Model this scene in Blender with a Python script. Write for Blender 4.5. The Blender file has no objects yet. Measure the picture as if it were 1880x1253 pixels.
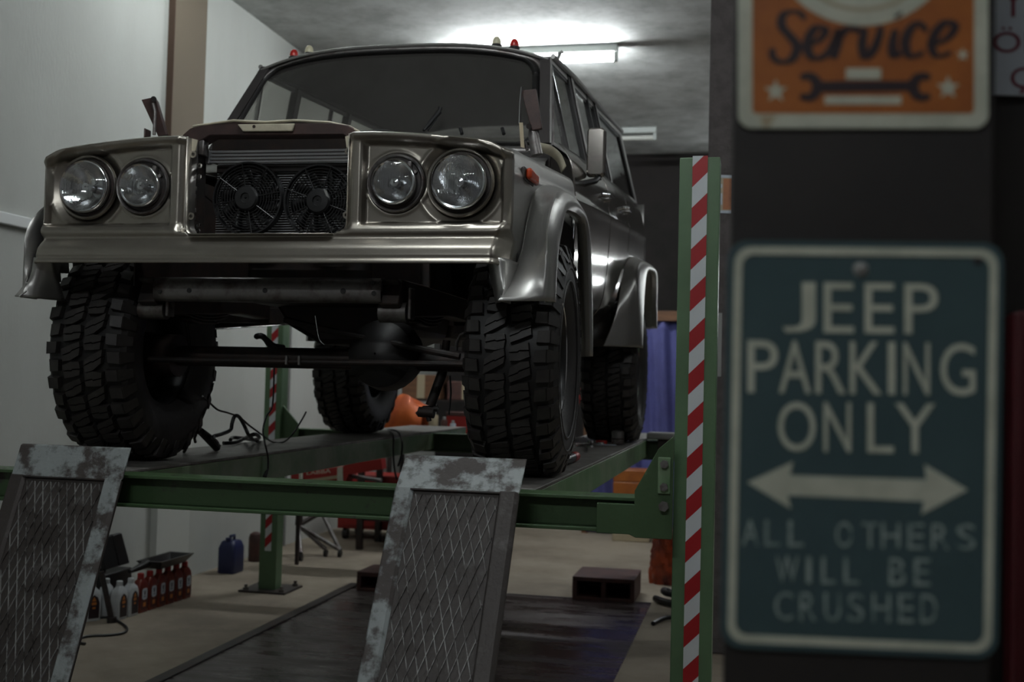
import bpy, bmesh, math, random
from mathutils import Vector, Matrix
random.seed(7)
S = bpy.context.scene
COL = S.collection
R_ = math.radians

# ------------------------------------------------------------------ camera, world, exposure
CX, CY, CZ = 1.6627, -4.1124, 0.3353
YAW, PIT, ROL, FPX = R_(12.0865), R_(2.1759), R_(1.4207), 2077.18
Fv = Vector((-math.sin(YAW)*math.cos(PIT), math.cos(YAW)*math.cos(PIT), math.sin(PIT)))
R0 = Vector((math.cos(YAW), math.sin(YAW), 0)); U0 = R0.cross(Fv)
Rv = R0*math.cos(ROL) + U0*math.sin(ROL); Uv = -R0*math.sin(ROL) + U0*math.cos(ROL)
cd = bpy.data.cameras.new('camera'); cam = bpy.data.objects.new('camera', cd); COL.objects.link(cam)
m = Matrix((Rv, Uv, -Fv)).transposed().to_4x4(); m.translation = Vector((CX, CY, CZ)); cam.matrix_world = m
cd.sensor_width = 36; cd.lens = FPX*36/1880; cd.clip_start = .05; cd.clip_end = 60
cd.dof.use_dof = True; cd.dof.focus_distance = 3.85; cd.dof.aperture_fstop = 3.0
S.camera = cam
W = bpy.data.worlds.new('world'); S.world = W; W.use_nodes = True
W.node_tree.nodes['Background'].inputs[0].default_value = (.95, .94, .92, 1)
W.node_tree.nodes['Background'].inputs[1].default_value = .07
S.view_settings.view_transform = 'Standard'; S.view_settings.look = 'None'
S.view_settings.exposure = 0.0; S.view_settings.gamma = 1.0
S.cycles.use_denoising = True
S.cycles.max_bounces = 8; S.cycles.diffuse_bounces = 4; S.cycles.glossy_bounces = 4; S.cycles.transparent_max_bounces = 12
LAMP_ON = dict(rear=225.0, front=46.0, entrance=150.0, side=72.0, bay=15.0, wall=40.0, nose=85.0)      # emission of the tubes; only rear is seen, the others are added

def at(px, py, ax, v):
    """point on the plane axis = v that the photo shows at (px, py)"""
    d = Fv + Rv*((px-940)/FPX) - Uv*((py-626.5)/FPX)
    i = 'XYZ'.index(ax); c = Vector((CX, CY, CZ))
    return c + d*((v-c[i])/d[i])

# ------------------------------------------------------------------ materials
def mat(name, c, rough=.5, metal=0., c2=None, ns=6., lo=.42, hi=.6, bump=0., bs=60., spec=.5, rvar=0., detail=6., stretch=None, coat=0., emis=None, estr=0., alpha=None, trans=0.):
    mt = bpy.data.materials.new(name); mt.use_nodes = True
    nt = mt.node_tree; b = nt.nodes['Principled BSDF']; L = nt.links.new
    b.inputs['Base Color'].default_value = (*c, 1); b.inputs['Roughness'].default_value = rough
    b.inputs['Metallic'].default_value = metal; b.inputs['Specular IOR Level'].default_value = spec
    b.inputs['Coat Weight'].default_value = coat; b.inputs['Transmission Weight'].default_value = trans
    if emis: b.inputs['Emission Color'].default_value = (*emis, 1); b.inputs['Emission Strength'].default_value = estr
    tc = nt.nodes.new('ShaderNodeTexCoord'); src = tc.outputs['Object']
    if stretch:
        mp = nt.nodes.new('ShaderNodeMapping'); mp.inputs['Scale'].default_value = stretch; L(src, mp.inputs[0]); src = mp.outputs[0]
    if c2:
        n = nt.nodes.new('ShaderNodeTexNoise'); n.inputs['Scale'].default_value = ns; n.inputs['Detail'].default_value = detail; n.inputs['Roughness'].default_value = .65; L(src, n.inputs[0])
        r = nt.nodes.new('ShaderNodeValToRGB'); r.color_ramp.elements[0].position = lo; r.color_ramp.elements[1].position = hi
        r.color_ramp.elements[0].color = (*c, 1); r.color_ramp.elements[1].color = (*c2, 1)
        L(n.outputs[0], r.inputs[0]); L(r.outputs[0], b.inputs['Base Color'])
        if rvar:
            mr = nt.nodes.new('ShaderNodeMapRange'); mr.inputs[1].default_value = lo; mr.inputs[2].default_value = hi
            mr.inputs[3].default_value = rough; mr.inputs[4].default_value = rough+rvar; L(n.outputs[0], mr.inputs[0]); L(mr.outputs[0], b.inputs['Roughness'])
    if bump:
        n2 = nt.nodes.new('ShaderNodeTexNoise'); n2.inputs['Scale'].default_value = bs; n2.inputs['Detail'].default_value = 4; L(src, n2.inputs[0])
        bp = nt.nodes.new('ShaderNodeBump'); bp.inputs['Strength'].default_value = bump; bp.inputs['Distance'].default_value = .01
        L(n2.outputs[0], bp.inputs['Height']); L(bp.outputs[0], b.inputs['Normal'])
    return mt

def stripes(name, c1, c2, period, kx):
    mt = bpy.data.materials.new(name); mt.use_nodes = True; nt = mt.node_tree; b = nt.nodes['Principled BSDF']; L = nt.links.new
    b.inputs['Roughness'].default_value = .45
    tc = nt.nodes.new('ShaderNodeTexCoord'); sp = nt.nodes.new('ShaderNodeSeparateXYZ'); L(tc.outputs['Object'], sp.inputs[0])
    def ma(op, a, b_):
        n = nt.nodes.new('ShaderNodeMath'); n.operation = op
        for i, v in enumerate((a, b_)):
            if hasattr(v, 'links'): L(v, n.inputs[i])
            else: n.inputs[i].default_value = v
        return n.outputs[0]
    t = ma('ADD', ma('MULTIPLY', sp.outputs[0], kx), sp.outputs[2])
    fr = ma('FRACT', ma('ADD', ma('DIVIDE', t, period), 50.), 0.)
    gt = ma('GREATER_THAN', fr, .5)
    mx = nt.nodes.new('ShaderNodeMix'); mx.data_type = 'RGBA'; L(gt, mx.inputs[0]); mx.inputs[6].default_value = (*c1, 1); mx.inputs[7].default_value = (*c2, 1)
    L(mx.outputs[2], b.inputs['Base Color']); return mt

def glass(name, tint, refl=.12, rough=.02, dust_sheen=0.):
    mt = bpy.data.materials.new(name); mt.use_nodes = True; nt = mt.node_tree; L = nt.links.new
    nt.nodes.remove(nt.nodes['Principled BSDF']); out = nt.nodes['Material Output']
    tr = nt.nodes.new('ShaderNodeBsdfTransparent'); tr.inputs[0].default_value = (*tint, 1)
    gl = nt.nodes.new('ShaderNodeBsdfGlossy'); gl.inputs['Roughness'].default_value = rough; gl.inputs['Color'].default_value = (.9, .92, .92, 1)
    lw = nt.nodes.new('ShaderNodeLayerWeight'); lw.inputs[0].default_value = .5; pw_ = nt.nodes.new('ShaderNodeMath'); pw_.operation = 'POWER'; pw_.inputs[1].default_value = 4.; L(lw.outputs['Facing'], pw_.inputs[0])
    mu = nt.nodes.new('ShaderNodeMath'); mu.operation = 'MULTIPLY_ADD'; mu.inputs[1].default_value = 1.; mu.inputs[2].default_value = refl; mu.use_clamp = True; L(pw_.outputs[0], mu.inputs[0])
    mx = nt.nodes.new('ShaderNodeMixShader'); L(mu.outputs[0], mx.inputs[0]); L(tr.outputs[0], mx.inputs[1]); L(gl.outputs[0], mx.inputs[2]); L(mx.outputs[0], out.inputs[0])
    if dust_sheen:
        df = nt.nodes.new('ShaderNodeBsdfDiffuse'); df.inputs[0].default_value = (.5, .47, .44, 1); m2 = nt.nodes.new('ShaderNodeMixShader')
        m2.inputs[0].default_value = dust_sheen; L(mx.outputs[0], m2.inputs[1]); L(df.outputs[0], m2.inputs[2]); L(m2.outputs[0], out.inputs[0])
    return mt

M = dict(
 paint=mat('bare_silver_paint', (.43, .425, .41), .36, .85, c2=(.37, .365, .35), ns=3., lo=.35, hi=.7, bump=.015, bs=9., rvar=.05),
 door=mat('polished_silver_paint', (.33, .31, .285), .11, .88, c2=(.29, .275, .255), ns=3., lo=.35, hi=.7, bump=.02, bs=7.),
 panel=mat('satin_silver_panel', (.36, .335, .295), .32, .93, c2=(.30, .275, .24), ns=4., lo=.35, hi=.7, bump=.02, bs=14.),
 cream=mat('cream_primer', (.50, .46, .35), .5, 0., c2=(.30, .26, .19), ns=9., lo=.5, hi=.75),
 oxide=mat('dark_oxide_primer', (.035, .018, .016), .55, 0., c2=(.06, .03, .025), ns=9.),
 chrome=mat('chrome', (.75, .76, .78), .12, 1.),
 dullsteel=mat('dull_steel', (.20, .19, .185), .42, .75, c2=(.07, .05, .045), ns=14., lo=.45, hi=.7, bump=.08, bs=70.),
 blacksteel=mat('black_steel', (.018, .015, .014), .5, .2, c2=(.035, .022, .018), ns=12.),
 rubber=mat('tyre_rubber', (.014, .012, .012), .6, 0., c2=(.030, .027, .026), ns=9., lo=.4, hi=.75, bump=.1, bs=90.),
 blackplastic=mat('black_plastic', (.012, .012, .013), .38),
 seal=mat('rubber_seal', (.012, .011, .011), .5),
 trimdark=mat('dark_cabin_lining', (.03, .026, .025), .85),
 alu=mat('aluminium_fins', (.66, .67, .70), .38, .75),
 lens=glass('headlamp_lens', (.93, .95, .96), .06, .03, .05),  # slight pale haze stands in for bright reflections on the glass
 reflector=mat('lamp_reflector', (.80, .81, .82), .07, 1., bump=.12, bs=120., stretch=(1, 1, .06)),
 windshield=glass('windshield_glass', (.80, .80, .78), .06, .03, .06),
 window=glass('side_window_glass', (.84, .84, .82), .06, .02, .03),
 amber=mat('amber_lens', (.42, .05, .015), .22, spec=.6), red_lens=mat('red_lens', (.40, .015, .012), .25), white_lens=mat('pale_lens', (.55, .52, .36), .3),
 green=mat('lift_green_paint', (.105, .185, .095), .42, .0, c2=(.085, .15, .078), ns=5., lo=.4, hi=.7, bump=.05, bs=40.),
 greenworn_shade=mat('shaded_worn_green', (.050, .095, .040), .45, .0, c2=(.045, .04, .035), ns=7., lo=.60, hi=.67, bump=.1, bs=60., rvar=.2),  # darker copy of the lift green: beam shade in the colour, real chips
 greenpale=mat('dusty_green_paint', (.10, .20, .09), .45, .0, c2=(.27, .30, .22), ns=3., lo=.40, hi=.75, bump=.05, bs=50.),
 deck=mat('grimy_steel_deck', (.19, .18, .17), .5, .2, c2=(.09, .08, .07), ns=8., lo=.4, hi=.7, bump=.2, bs=60.),
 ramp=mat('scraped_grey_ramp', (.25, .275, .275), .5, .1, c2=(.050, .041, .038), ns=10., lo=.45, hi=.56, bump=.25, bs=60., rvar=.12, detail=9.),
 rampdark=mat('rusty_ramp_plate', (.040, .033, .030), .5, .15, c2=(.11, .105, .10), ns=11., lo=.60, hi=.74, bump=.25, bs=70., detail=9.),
 mesh=mat('bright_worn_mesh', (.40, .40, .39), .38, .6, c2=(.07, .062, .058), ns=13., lo=.44, hi=.58),
 tape=stripes('red_white_tape', (.36, .008, .012), (.62, .66, .68), .130, -1.0),
 wall=mat('lime_plaster', (.50, .515, .485), .9, 0., c2=(.44, .45, .42), ns=1.6, lo=.3, hi=.75, bump=.14, bs=55., stretch=(1, 1, .35)),
 ceiling=mat('mottled_ceiling', (.56, .575, .56), .85, 0., c2=(.36, .37, .355), ns=3.4, lo=.38, hi=.64, bump=.2, bs=9., detail=8.),
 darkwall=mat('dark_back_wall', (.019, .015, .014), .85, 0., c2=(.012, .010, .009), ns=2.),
 pillar=mat('grey_render', (.10, .088, .086), .9, 0., c2=(.075, .065, .064), ns=14., bump=.35, bs=80.),
 rail=mat('white_trunking', (.74, .76, .75), .5),
 floor=mat('dusty_concrete', (.29, .245, .188), .8, 0., c2=(.165, .133, .10), ns=1.5, lo=.40, hi=.68, bump=.12, bs=30., detail=9.),
 pit=mat('oily_floor_paint', (.048, .036, .035), .16, 0., c2=(.085, .070, .066), ns=3.0, lo=.42, hi=.66, bump=.35, bs=14., rvar=.40, detail=9., stretch=(.5, 2.2, 1)),
 lampbody=mat('lamp_batten', (.42, .45, .43), .5), lampoff=mat('unlit_tube', (.62, .63, .58), .4),
 black=mat('black_column_paint', (.010, .008, .008), .6, 0., c2=(.015, .012, .011), ns=5.),
 teal=mat('teal_sign_enamel', (.036, .068, .076), .38, 0., c2=(.046, .082, .09), ns=6., lo=.35, hi=.7, bump=.05, bs=12.),
 bone=mat('bone_white_paint', (.50, .52, .43), .5, 0., c2=(.42, .44, .36), ns=20.), wornletter=mat('worn_letter_paint', (.27, .33, .31), .5, 0., c2=(.07, .12, .125), ns=60., lo=.46, hi=.66),
 orange=mat('orange_sign_enamel', (.34, .105, .018), .45, 0., c2=(.26, .075, .015), ns=8.), ink=mat('dark_ink', (.022, .012, .016), .5),
 noticewhite=mat('notice_board_white', (.44, .49, .55), .5), noticered=mat('notice_red', (.16, .012, .03), .5),
 redcab=mat('dark_red_enamel', (.10, .006, .012), .5),
 redbottle=mat('red_bottle_plastic', (.12, .014, .010), .34, 0., c2=(.19, .035, .014), ns=9.), brownlabel=mat('maroon_label', (.07, .010, .010), .5), whiteplastic=mat('white_bottle_plastic', (.50, .52, .53), .4), orangeprint=mat('orange_print', (.48, .17, .03), .5),
 bluecan=mat('blue_can_plastic', (.014, .020, .075), .4), bluetarp=mat('blue_tarp', (.075, .08, .25), .7, 0., c2=(.06, .062, .20), ns=2.), orangetarp=mat('orange_cover', (.50, .10, .010), .6, 0., c2=(.36, .06, .01), ns=4.),
 redsteel=mat('red_enamel', (.30, .016, .012), .45), rust=mat('brown_rust_paint', (.075, .028, .022), .6, 0., c2=(.05, .022, .019), ns=9.), orangebag=mat('orange_film', (.35, .055, .012), .28, 0., c2=(.10, .012, .010), ns=7., lo=.42, hi=.62, bump=.4, bs=12.),
 wood=mat('stained_board', (.16, .075, .035), .6, 0., c2=(.11, .05, .025), ns=3., stretch=(1, 1, 8)),
 grey=mat('grey_plastic', (.25, .25, .24), .5), tan=mat('tan_metal', (.36, .30, .20), .45),
 brown=mat('tan_over_white_paint', (.14, .112, .078), .85, bump=.12, bs=60.), whitepaint=mat('white_dado_paint', (.55, .565, .53), .8, bump=.1, bs=40.), brownshade=mat('brown_shaded_face', (.075, .045, .03), .85),
)
M['lug'] = mat('worn_tread_rubber', (.025, .022, .021), .5, 0., c2=(.040, .035, .033), ns=14., lo=.4, hi=.7, bump=.06, bs=90.)
M['tube'] = {k: mat('lit_tube_'+k, (1, 1, 1), .5, emis=(.93, .98, 1.0), estr=v) for k, v in LAMP_ON.items()}

# ------------------------------------------------------------------ mesh helpers
WL = {}
class MB:
    def __init__(s): s.v = []; s.f = []; s.mi = []; s.cur = 0
    def add(s, vs, fs):
        o = len(s.v); s.v += [tuple(v) for v in vs]; s.f += [tuple(i+o for i in f) for f in fs]; s.mi += [s.cur]*len(fs); return s
    def box(s, a, b):
        (x0, y0, z0), (x1, y1, z1) = a, b
        return s.add([(x0,y0,z0),(x1,y0,z0),(x1,y1,z0),(x0,y1,z0),(x0,y0,z1),(x1,y0,z1),(x1,y1,z1),(x0,y1,z1)],
                     [(3,2,1,0),(4,5,6,7),(0,1,5,4),(1,2,6,5),(2,3,7,6),(3,0,4,7)])
    def hexa(s, q0, q1):
        """two quads (four points each) joined into a solid"""
        return s.prism(q0, q1)
    def prism(s, p0, p1):
        n = len(p0)
        return s.add(list(p0)+list(p1), [tuple(reversed(range(n))), tuple(range(n, 2*n))]+[(i, (i+1) % n, n+(i+1) % n, n+i) for i in range(n)])
    def extr(s, poly, ax, a, b):
        """polygon in the two other axes, pushed from a to b along axis"""
        def P(u, v, w): return {'X': (w, u, v), 'Y': (u, w, v), 'Z': (u, v, w)}[ax]
        return s.prism([P(u, v, a) for u, v in poly], [P(u, v, b) for u, v in poly])
    def grid(s, rows, keep=None, flip=False):
        n = len(rows[0]); assert all(len(r) == n for r in rows); vs = [p for r in rows for p in r]; fs = []
        for i in range(len(rows)-1):
            for j in range(n-1):
                q = (i*n+j, i*n+j+1, (i+1)*n+j+1, (i+1)*n+j)
                if keep and not keep([vs[k] for k in q]): continue
                fs.append(q[::-1] if flip else q)
        return s.add(vs, fs)
    def tube(s, pts, r, n=10, closed=False):
        pts = [Vector(p) for p in pts]; k = len(pts); rs = r if isinstance(r, (list, tuple)) else [r]*k
        rings = []; prev = None
        for i, p in enumerate(pts):
            t = (pts[(i+1) % k if closed else min(i+1, k-1)] - pts[(i-1) % k if closed else max(i-1, 0)])
            t = t.normalized() if t.length > 1e-9 else Vector((0, 0, 1))
            if prev is None: a = t.orthogonal().normalized()
            else:
                a = prev - t*prev.dot(t); a = a.normalized() if a.length > 1e-6 else t.orthogonal().normalized()
            prev = a; b = t.cross(a)
            rings.append([p + (a*math.cos(2*math.pi*j/n) + b*math.sin(2*math.pi*j/n))*rs[i] for j in range(n)])
        vs = [q for rg in rings for q in rg]; fs = []
        for i in range(k if closed else k-1):
            for j in range(n):
                fs.append((i*n+j, i*n+(j+1) % n, ((i+1) % k)*n+(j+1) % n, ((i+1) % k)*n+j))
        if not closed: fs += [tuple(reversed(range(n))), tuple((k-1)*n+j for j in range(n))]
        return s.add(vs, fs)
    def cyl(s, a, b, r, n=20, r2=None):
        return s.tube([a, b], [r, r if r2 is None else r2], n)
    def lathe(s, prof, c, ax, n=40, caps=False):
        """prof: (radius, along) pairs spun round axis through c"""
        ax = Vector(ax).normalized(); u = ax.orthogonal().normalized(); w = ax.cross(u); c = Vector(c)
        vs = [c + ax*h + (u*math.cos(2*math.pi*j/n)+w*math.sin(2*math.pi*j/n))*r for r, h in prof for j in range(n)]
        fs = [(i*n+j, i*n+(j+1) % n, (i+1)*n+(j+1) % n, (i+1)*n+j) for i in range(len(prof)-1) for j in range(n)]
        if caps: fs += [tuple(reversed(range(n))), tuple((len(prof)-1)*n+j for j in range(n))]
        return s.add(vs, fs)
    def build(s, name, m, parent=None, smooth=35, bevel=0., solid=0., sub=0, local=None, segs=2):
        me = bpy.data.meshes.new(name); o = bpy.data.objects.new(name, me); COL.objects.link(o)
        off = Vector(WL.get(parent.name, (0, 0, 0))) if (parent and local is None) else Vector(local or (0, 0, 0))
        me.from_pydata([tuple(Vector(v)-off) for v in s.v], [], s.f)
        for mm in (m if isinstance(m, list) else [m]): me.materials.append(mm)
        bm = bmesh.new(); bm.from_mesh(me); bmesh.ops.recalc_face_normals(bm, faces=bm.faces); bm.to_mesh(me); bm.free()
        if isinstance(m, list):
            for p, i in zip(me.polygons, s.mi): p.material_index = i
        if smooth:
            for p in me.polygons: p.use_smooth = True
            me.set_sharp_from_angle(angle=R_(smooth))
        if parent:
            o.parent = parent; WL[o.name] = tuple(WL.get(parent.name, (0, 0, 0)))
        elif local: o.location = local; WL[o.name] = tuple(local)
        if solid:
            md = o.modifiers.new('thickness', 'SOLIDIFY'); md.thickness = solid; md.offset = 0
        if bevel:
            md = o.modifiers.new('bevel', 'BEVEL'); md.width = bevel; md.segments = segs; md.limit_method = 'ANGLE'; md.angle_limit = R_(40)
        if sub:
            md = o.modifiers.new('smooth', 'SUBSURF'); md.levels = sub; md.render_levels = sub
        return o

def tag(o, label=None, cat=None, group=None, kind=None):
    for k, v in (('label', label), ('category', cat), ('group', group), ('kind', kind)):
        if v: o[k] = v
    return o
def thing(name, loc, label, cat, group=None):
    o = bpy.data.objects.new(name, None); COL.objects.link(o); o.location = loc; o.empty_display_size = .1; WL[o.name] = tuple(loc)
    return tag(o, label, cat, group)
def struct(o): o['kind'] = 'structure'; return o
def copy_tree(o, parent=None):
    c = o.copy(); COL.objects.link(c)
    if parent: c.parent = parent
    for ch in list(o.children): copy_tree(ch, c)
    return c
def lerp(a, b, t): return a+(b-a)*t
def interp(tab, x):
    if x <= tab[0][0]: return tab[0][1]
    for (x0, y0), (x1, y1) in zip(tab, tab[1:]):
        if x <= x1: return lerp(y0, y1, (x-x0)/(x1-x0))
    return tab[-1][1]
def sm(a, b, x):
    t = max(0., min(1., (x-a)/(b-a))); return t*t*(3-2*t)
def catmull(pts, n):
    pts = [Vector(p) for p in pts]; out = []; k = len(pts)
    for i in range(n):
        t = i/(n-1)*(k-1); j = min(int(t), k-2); u = t-j
        p0, p1, p2, p3 = pts[max(j-1, 0)], pts[j], pts[j+1], pts[min(j+2, k-1)]
        out.append(.5*((2*p1)+(p2-p0)*u+(2*p0-5*p1+4*p2-p3)*u*u+(3*p1-p0-3*p2+p3)*u**3))
    return out
def rrect(x0, z0, x1, z1, r, n=6):
    out = []
    for cx, cz, a0 in ((x1-r, z1-r, 0), (x0+r, z1-r, 90), (x0+r, z0+r, 180), (x1-r, z0+r, 270)):
        out += [(cx+r*math.cos(R_(a0+90*i/n)), cz+r*math.sin(R_(a0+90*i/n))) for i in range(n+1)]
    return out
def inside(poly, x, y):
    c = False; n = len(poly)
    for i in range(n):
        (x0, y0), (x1, y1) = poly[i], poly[i-1]
        if (y0 > y) != (y1 > y) and x < (x1-x0)*(y-y0)/(y1-y0)+x0: c = not c
    return c

# ------------------------------------------------------------------ the room
ZF = -1.15; ZC = 3.30; XL = -2.40
b = MB().box((XL-.2, -8, ZF-.2), (5.2, 11, ZF)); struct(b.build('floor', M['floor'], smooth=0))
b = MB().box((XL-.2, -8, ZC), (5.2, 11, ZC+.2)); struct(b.build('ceiling', M['ceiling'], smooth=0))
b = MB().box((XL-.2, -8, ZF), (XL, 11, ZC)); struct(b.build('wall_left', M['wall'], smooth=0))
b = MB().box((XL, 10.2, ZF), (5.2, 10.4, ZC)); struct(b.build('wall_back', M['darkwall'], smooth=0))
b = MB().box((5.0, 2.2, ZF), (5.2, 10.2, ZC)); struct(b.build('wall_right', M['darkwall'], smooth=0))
# front and right front left open, an added gap for dim fill light
b = MB().box((-1.10, -7.6, ZF), (1.0, 3.72, ZF+.006)); struct(b.build('trim_1', M['pit'], smooth=0))       # dark oily strip painted on the floor
b = MB().box((-1.17, -7.6, ZF), (-1.10, 3.74, ZF+.016)); struct(b.build('trim_5', M['blacksteel'], smooth=0, bevel=.004))
b = MB().box((-1.10, 3.72, ZF), (1.0, 3.75, ZF+.010)); struct(b.build('trim_6', M['blacksteel'], smooth=0))
b = MB().box((XL, 3.07, ZF), (-2.35, 3.53, .55)); struct(b.build('trim_2', M['whitepaint'], smooth=0))
b = MB(); b.box((XL, 3.07, .55), (-2.35, 3.53, ZC)); b.cur = 1; b.box((XL, 3.062, .55), (-2.35, 3.07, ZC)); struct(b.build('trim_3', [M['brown'], M['brownshade']], smooth=0))  # thin front skin: the column's shaded side put into its colour
b = MB().box((XL, -7.8, 1.145), (XL+.035, 3.06, 1.21)); struct(b.build('trim_4', M['rail'], smooth=0, bevel=.006))
b = MB().box((1.388, 2.4, ZF), (1.62, 2.7, ZC)); struct(b.build('wall_pillar', M['pillar'], smooth=0, bevel=.01))
b = MB().box((1.93, -2.28, ZF), (3.4, -2.12, ZC)); struct(b.build('wall_partition', M['black'], smooth=0))
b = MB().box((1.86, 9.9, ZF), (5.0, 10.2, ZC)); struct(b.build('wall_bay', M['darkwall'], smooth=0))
tag(MB().cyl((-2.385, 5.35, ZF), (-2.385, 5.35, 2.2), .012, 10).build('conduit_pipe', M['grey']), 'thin grey conduit running up the white wall behind the blue can', 'pipe')

def lamp(name, x0, x1, y, key, label):
    t = thing(name, ((x0+x1)/2, y, ZC), label, 'ceiling lamp', None)
    b = MB().box((x0-.04, y-.045, ZC-.07), (x1+.04, y+.045, ZC)); b.build('batten', M['lampbody'], t, bevel=.008)
    for s in (x0-.02, x1+.02):
        MB().box((s-.018, y-.028, ZC-.15), (s+.018, y+.028, ZC-.07)).build('lamp_holder', M['lampbody'], t, bevel=.004)
    MB().cyl((x0, y, ZC-.118), (x1, y, ZC-.118), .026, 16).build('lamp_tube', M['tube'][key] if key else M['lampoff'], t)
    return t
lamp('fluorescent_lamp', -.95, .43, 5.55, 'rear', 'lit fluorescent tube lamp on ceiling, glowing above the vehicle roof')
lamp('fluorescent_lamp', .10, .50, 8.72, None, 'unlit pale tube lamp on the dim far ceiling')
lamp('fluorescent_lamp', -2.1, -.8, 2.7, 'front', 'added tube lamp, out of view, lighting the white wall')  # unseen lamp added to brighten the white wall
lamp('fluorescent_lamp', .2, 1.5, -5.6, 'entrance', 'added tube lamp behind the viewpoint, lighting the signs')  # added out of view to light the sign faces and near post
lamp('fluorescent_lamp', -.2, 1.2, -1.25, 'nose', 'added tube lamp above the front of the lift, out of view')  # unseen lamp added for the highlights along the nose
lamp('fluorescent_lamp', 2.7, 4.0, -1.0, 'side', 'added tube lamp over the free bay, out of view')  # added unseen lamp that lights the flares and near side
lamp('fluorescent_lamp', 3.0, 4.4, 3.2, 'side', 'added tube lamp over the middle of the free bay, out of view')  # second added lamp, for the rear part of the near side
lamp('fluorescent_lamp', 2.4, 3.8, 7.4, 'bay', 'added tube lamp over the back of the free bay, out of view')  # weak unseen lamp added for the sheen on the body side
for z_, l_ in ((1.32, 'lower added tube on the dark bay wall, unseen, for door reflections'), (1.72, 'upper added tube on the dark bay wall, unseen, for door reflections')):  # unseen tubes added for the bright streaks on the doors
    t_ = thing('added_wall_lamp', (2.55, 9.88, z_), l_, 'added lamp')
    MB().box((1.90, 9.84, z_-.05), (3.3, 9.9, z_+.05)).build('batten', M['lampbody'], t_, bevel=.006)
    MB().cyl((1.95, 9.80, z_), (3.25, 9.80, z_), .026, 16).build('lamp_tube', M['tube']['wall'], t_)
    for x_ in (1.93, 3.27): MB().box((x_-.02, 9.78, z_-.03), (x_+.02, 9.84, z_+.03)).build('lamp_holder', M['lampbody'], t_, smooth=0)

# ------------------------------------------------------------------ the four-post lift
lift = thing('car_lift', (0, 1.5, ZF), 'green four-post garage lift with red and white striped posts and grey ramps', 'car lift')
def post(x0, y0, z1, name='post'):
    """C-section post, open side to the back"""
    w, d = .125, .11
    prof = [(x0, y0), (x0+w, y0), (x0+w, y0+d), (x0+w-.012, y0+d), (x0+w-.012, y0+.012), (x0+.012, y0+.012), (x0+.012, y0+d), (x0, y0+d)]
    p = MB().extr(prof, 'Z', ZF+.012, z1).build(name, M['green'], lift, bevel=.003)
    MB().box((x0+.040, y0-.0025, ZF+.28), (x0+.087, y0+.001, z1+.004)).build('warning_tape', M['tape'], p, smooth=0)
    b = MB().box((x0-.11, y0-.09, ZF), (x0+w+.11, y0+d+.12, ZF+.014))
    bp = b.build('base_plate', M['blacksteel'], p, bevel=.003)
    for sx in (x0-.07, x0+w+.07):
        for sy in (y0-.05, y0+d+.08):
            b.__init__(); b.cyl((sx, sy, ZF+.014), (sx, sy, ZF+.05), .011, 8); b.cyl((sx, sy, ZF+.014), (sx, sy, ZF+.03), .02, 6)
            b.build('anchor_bolt', M['dullsteel'], p, smooth=30)
    return p
pw = post(1.425, -.55, 1.06)
post(-1.69, 3.30, 1.06)
post(-1.69, -.55, 1.06)
post(1.50, 3.30, 1.06)
# worn chips and the top cap of the near post
def beam(y0, y1, x0, x1, zt, zb, name):
    b = MB(); t = .011; ym = (y0+y1)/2
    b.box((x0, y0, zt-t), (x1, y1, zt)); b.box((x0, y0, zb), (x1, y1, zb+t)); b.box((x0, ym-.02, zb+t), (x1, ym-.01, zt-t))
    return b.build(name, M['greenworn_shade'], lift, bevel=.002)
cb = beam(-.63, -.50, -1.60, 1.40, -.004, -.112, 'crossbeam')
beam(3.36, 3.46, -1.60, 1.46, -.015, -.14, 'crossbeam')
# gusset bracket by the near post with bolted plate
b = MB().extr([(1.20, -.022), (1.315, -.022), (1.315, .02), (1.385, .15), (1.43, .19), (1.43, -.122), (1.32, -.122), (1.30, -.113), (1.20, -.113)], 'Y', -.655, -.632)
gs = b.build('gusset_plate', M['greenworn_shade'], lift, bevel=.002)
MB().box((1.385, -.664, .015), (1.422, -.655, .125)).build('bolt_plate', M['greenpale'], gs, bevel=.002)
for z in (.036, .105, -.022):
    MB().cyl((1.404, -.655, z), (1.404, -.676, z), .013 if z > 0 else .016, 6).build('bolt_head', M['dullsteel'], gs, smooth=20)
b = MB().extr([(-1.69, -.12), (-1.69, .16), (-1.57, .15), (-1.45, .02), (-1.44, -.14)], 'Y', 3.335, 3.355); b.build('gusset_plate', M['greenworn_shade'], lift, bevel=.002)
MB().box((1.06, 3.30, -.09), (1.40, 3.36, .0)).build('gusset_plate', M['blacksteel'], lift, bevel=.002)
MB().box((.99, 3.26, 0), (1.17, 3.45, .042)).build('beam_cap', M['grey'], lift, bevel=.01)
# runways: a channel deck with side faces
def runway(x0, x1, y0, y1, name='runway'):
    b = MB(); b.cur = 0; b.box((x0, y0, -.012), (x1, y1, 0)); b.cur = 1
    b.box((x0, y0, -.122), (x0+.012, y1, -.012)); b.box((x1-.012, y0, -.122), (x1, y1, -.012))
    b.box((x0+.012, y0, -.122), (x0+.05, y1, -.112)); b.box((x1-.05, y0, -.122), (x1-.012, y1, -.112))
    o = b.build(name, [M['deck'], M['greenpale']], lift, bevel=.003)
    for y in (y0+.9, y0+2.2, y0+3.4):
        MB().box((x0+.03, y, -.12), (x1-.03, y+.05, -.013)).build('cross_rib', M['green'], o, smooth=0)
    return o
runway(-.905, -.468, -.52, 4.25); runway(.55, .985, -.52, 4.25)
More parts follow.
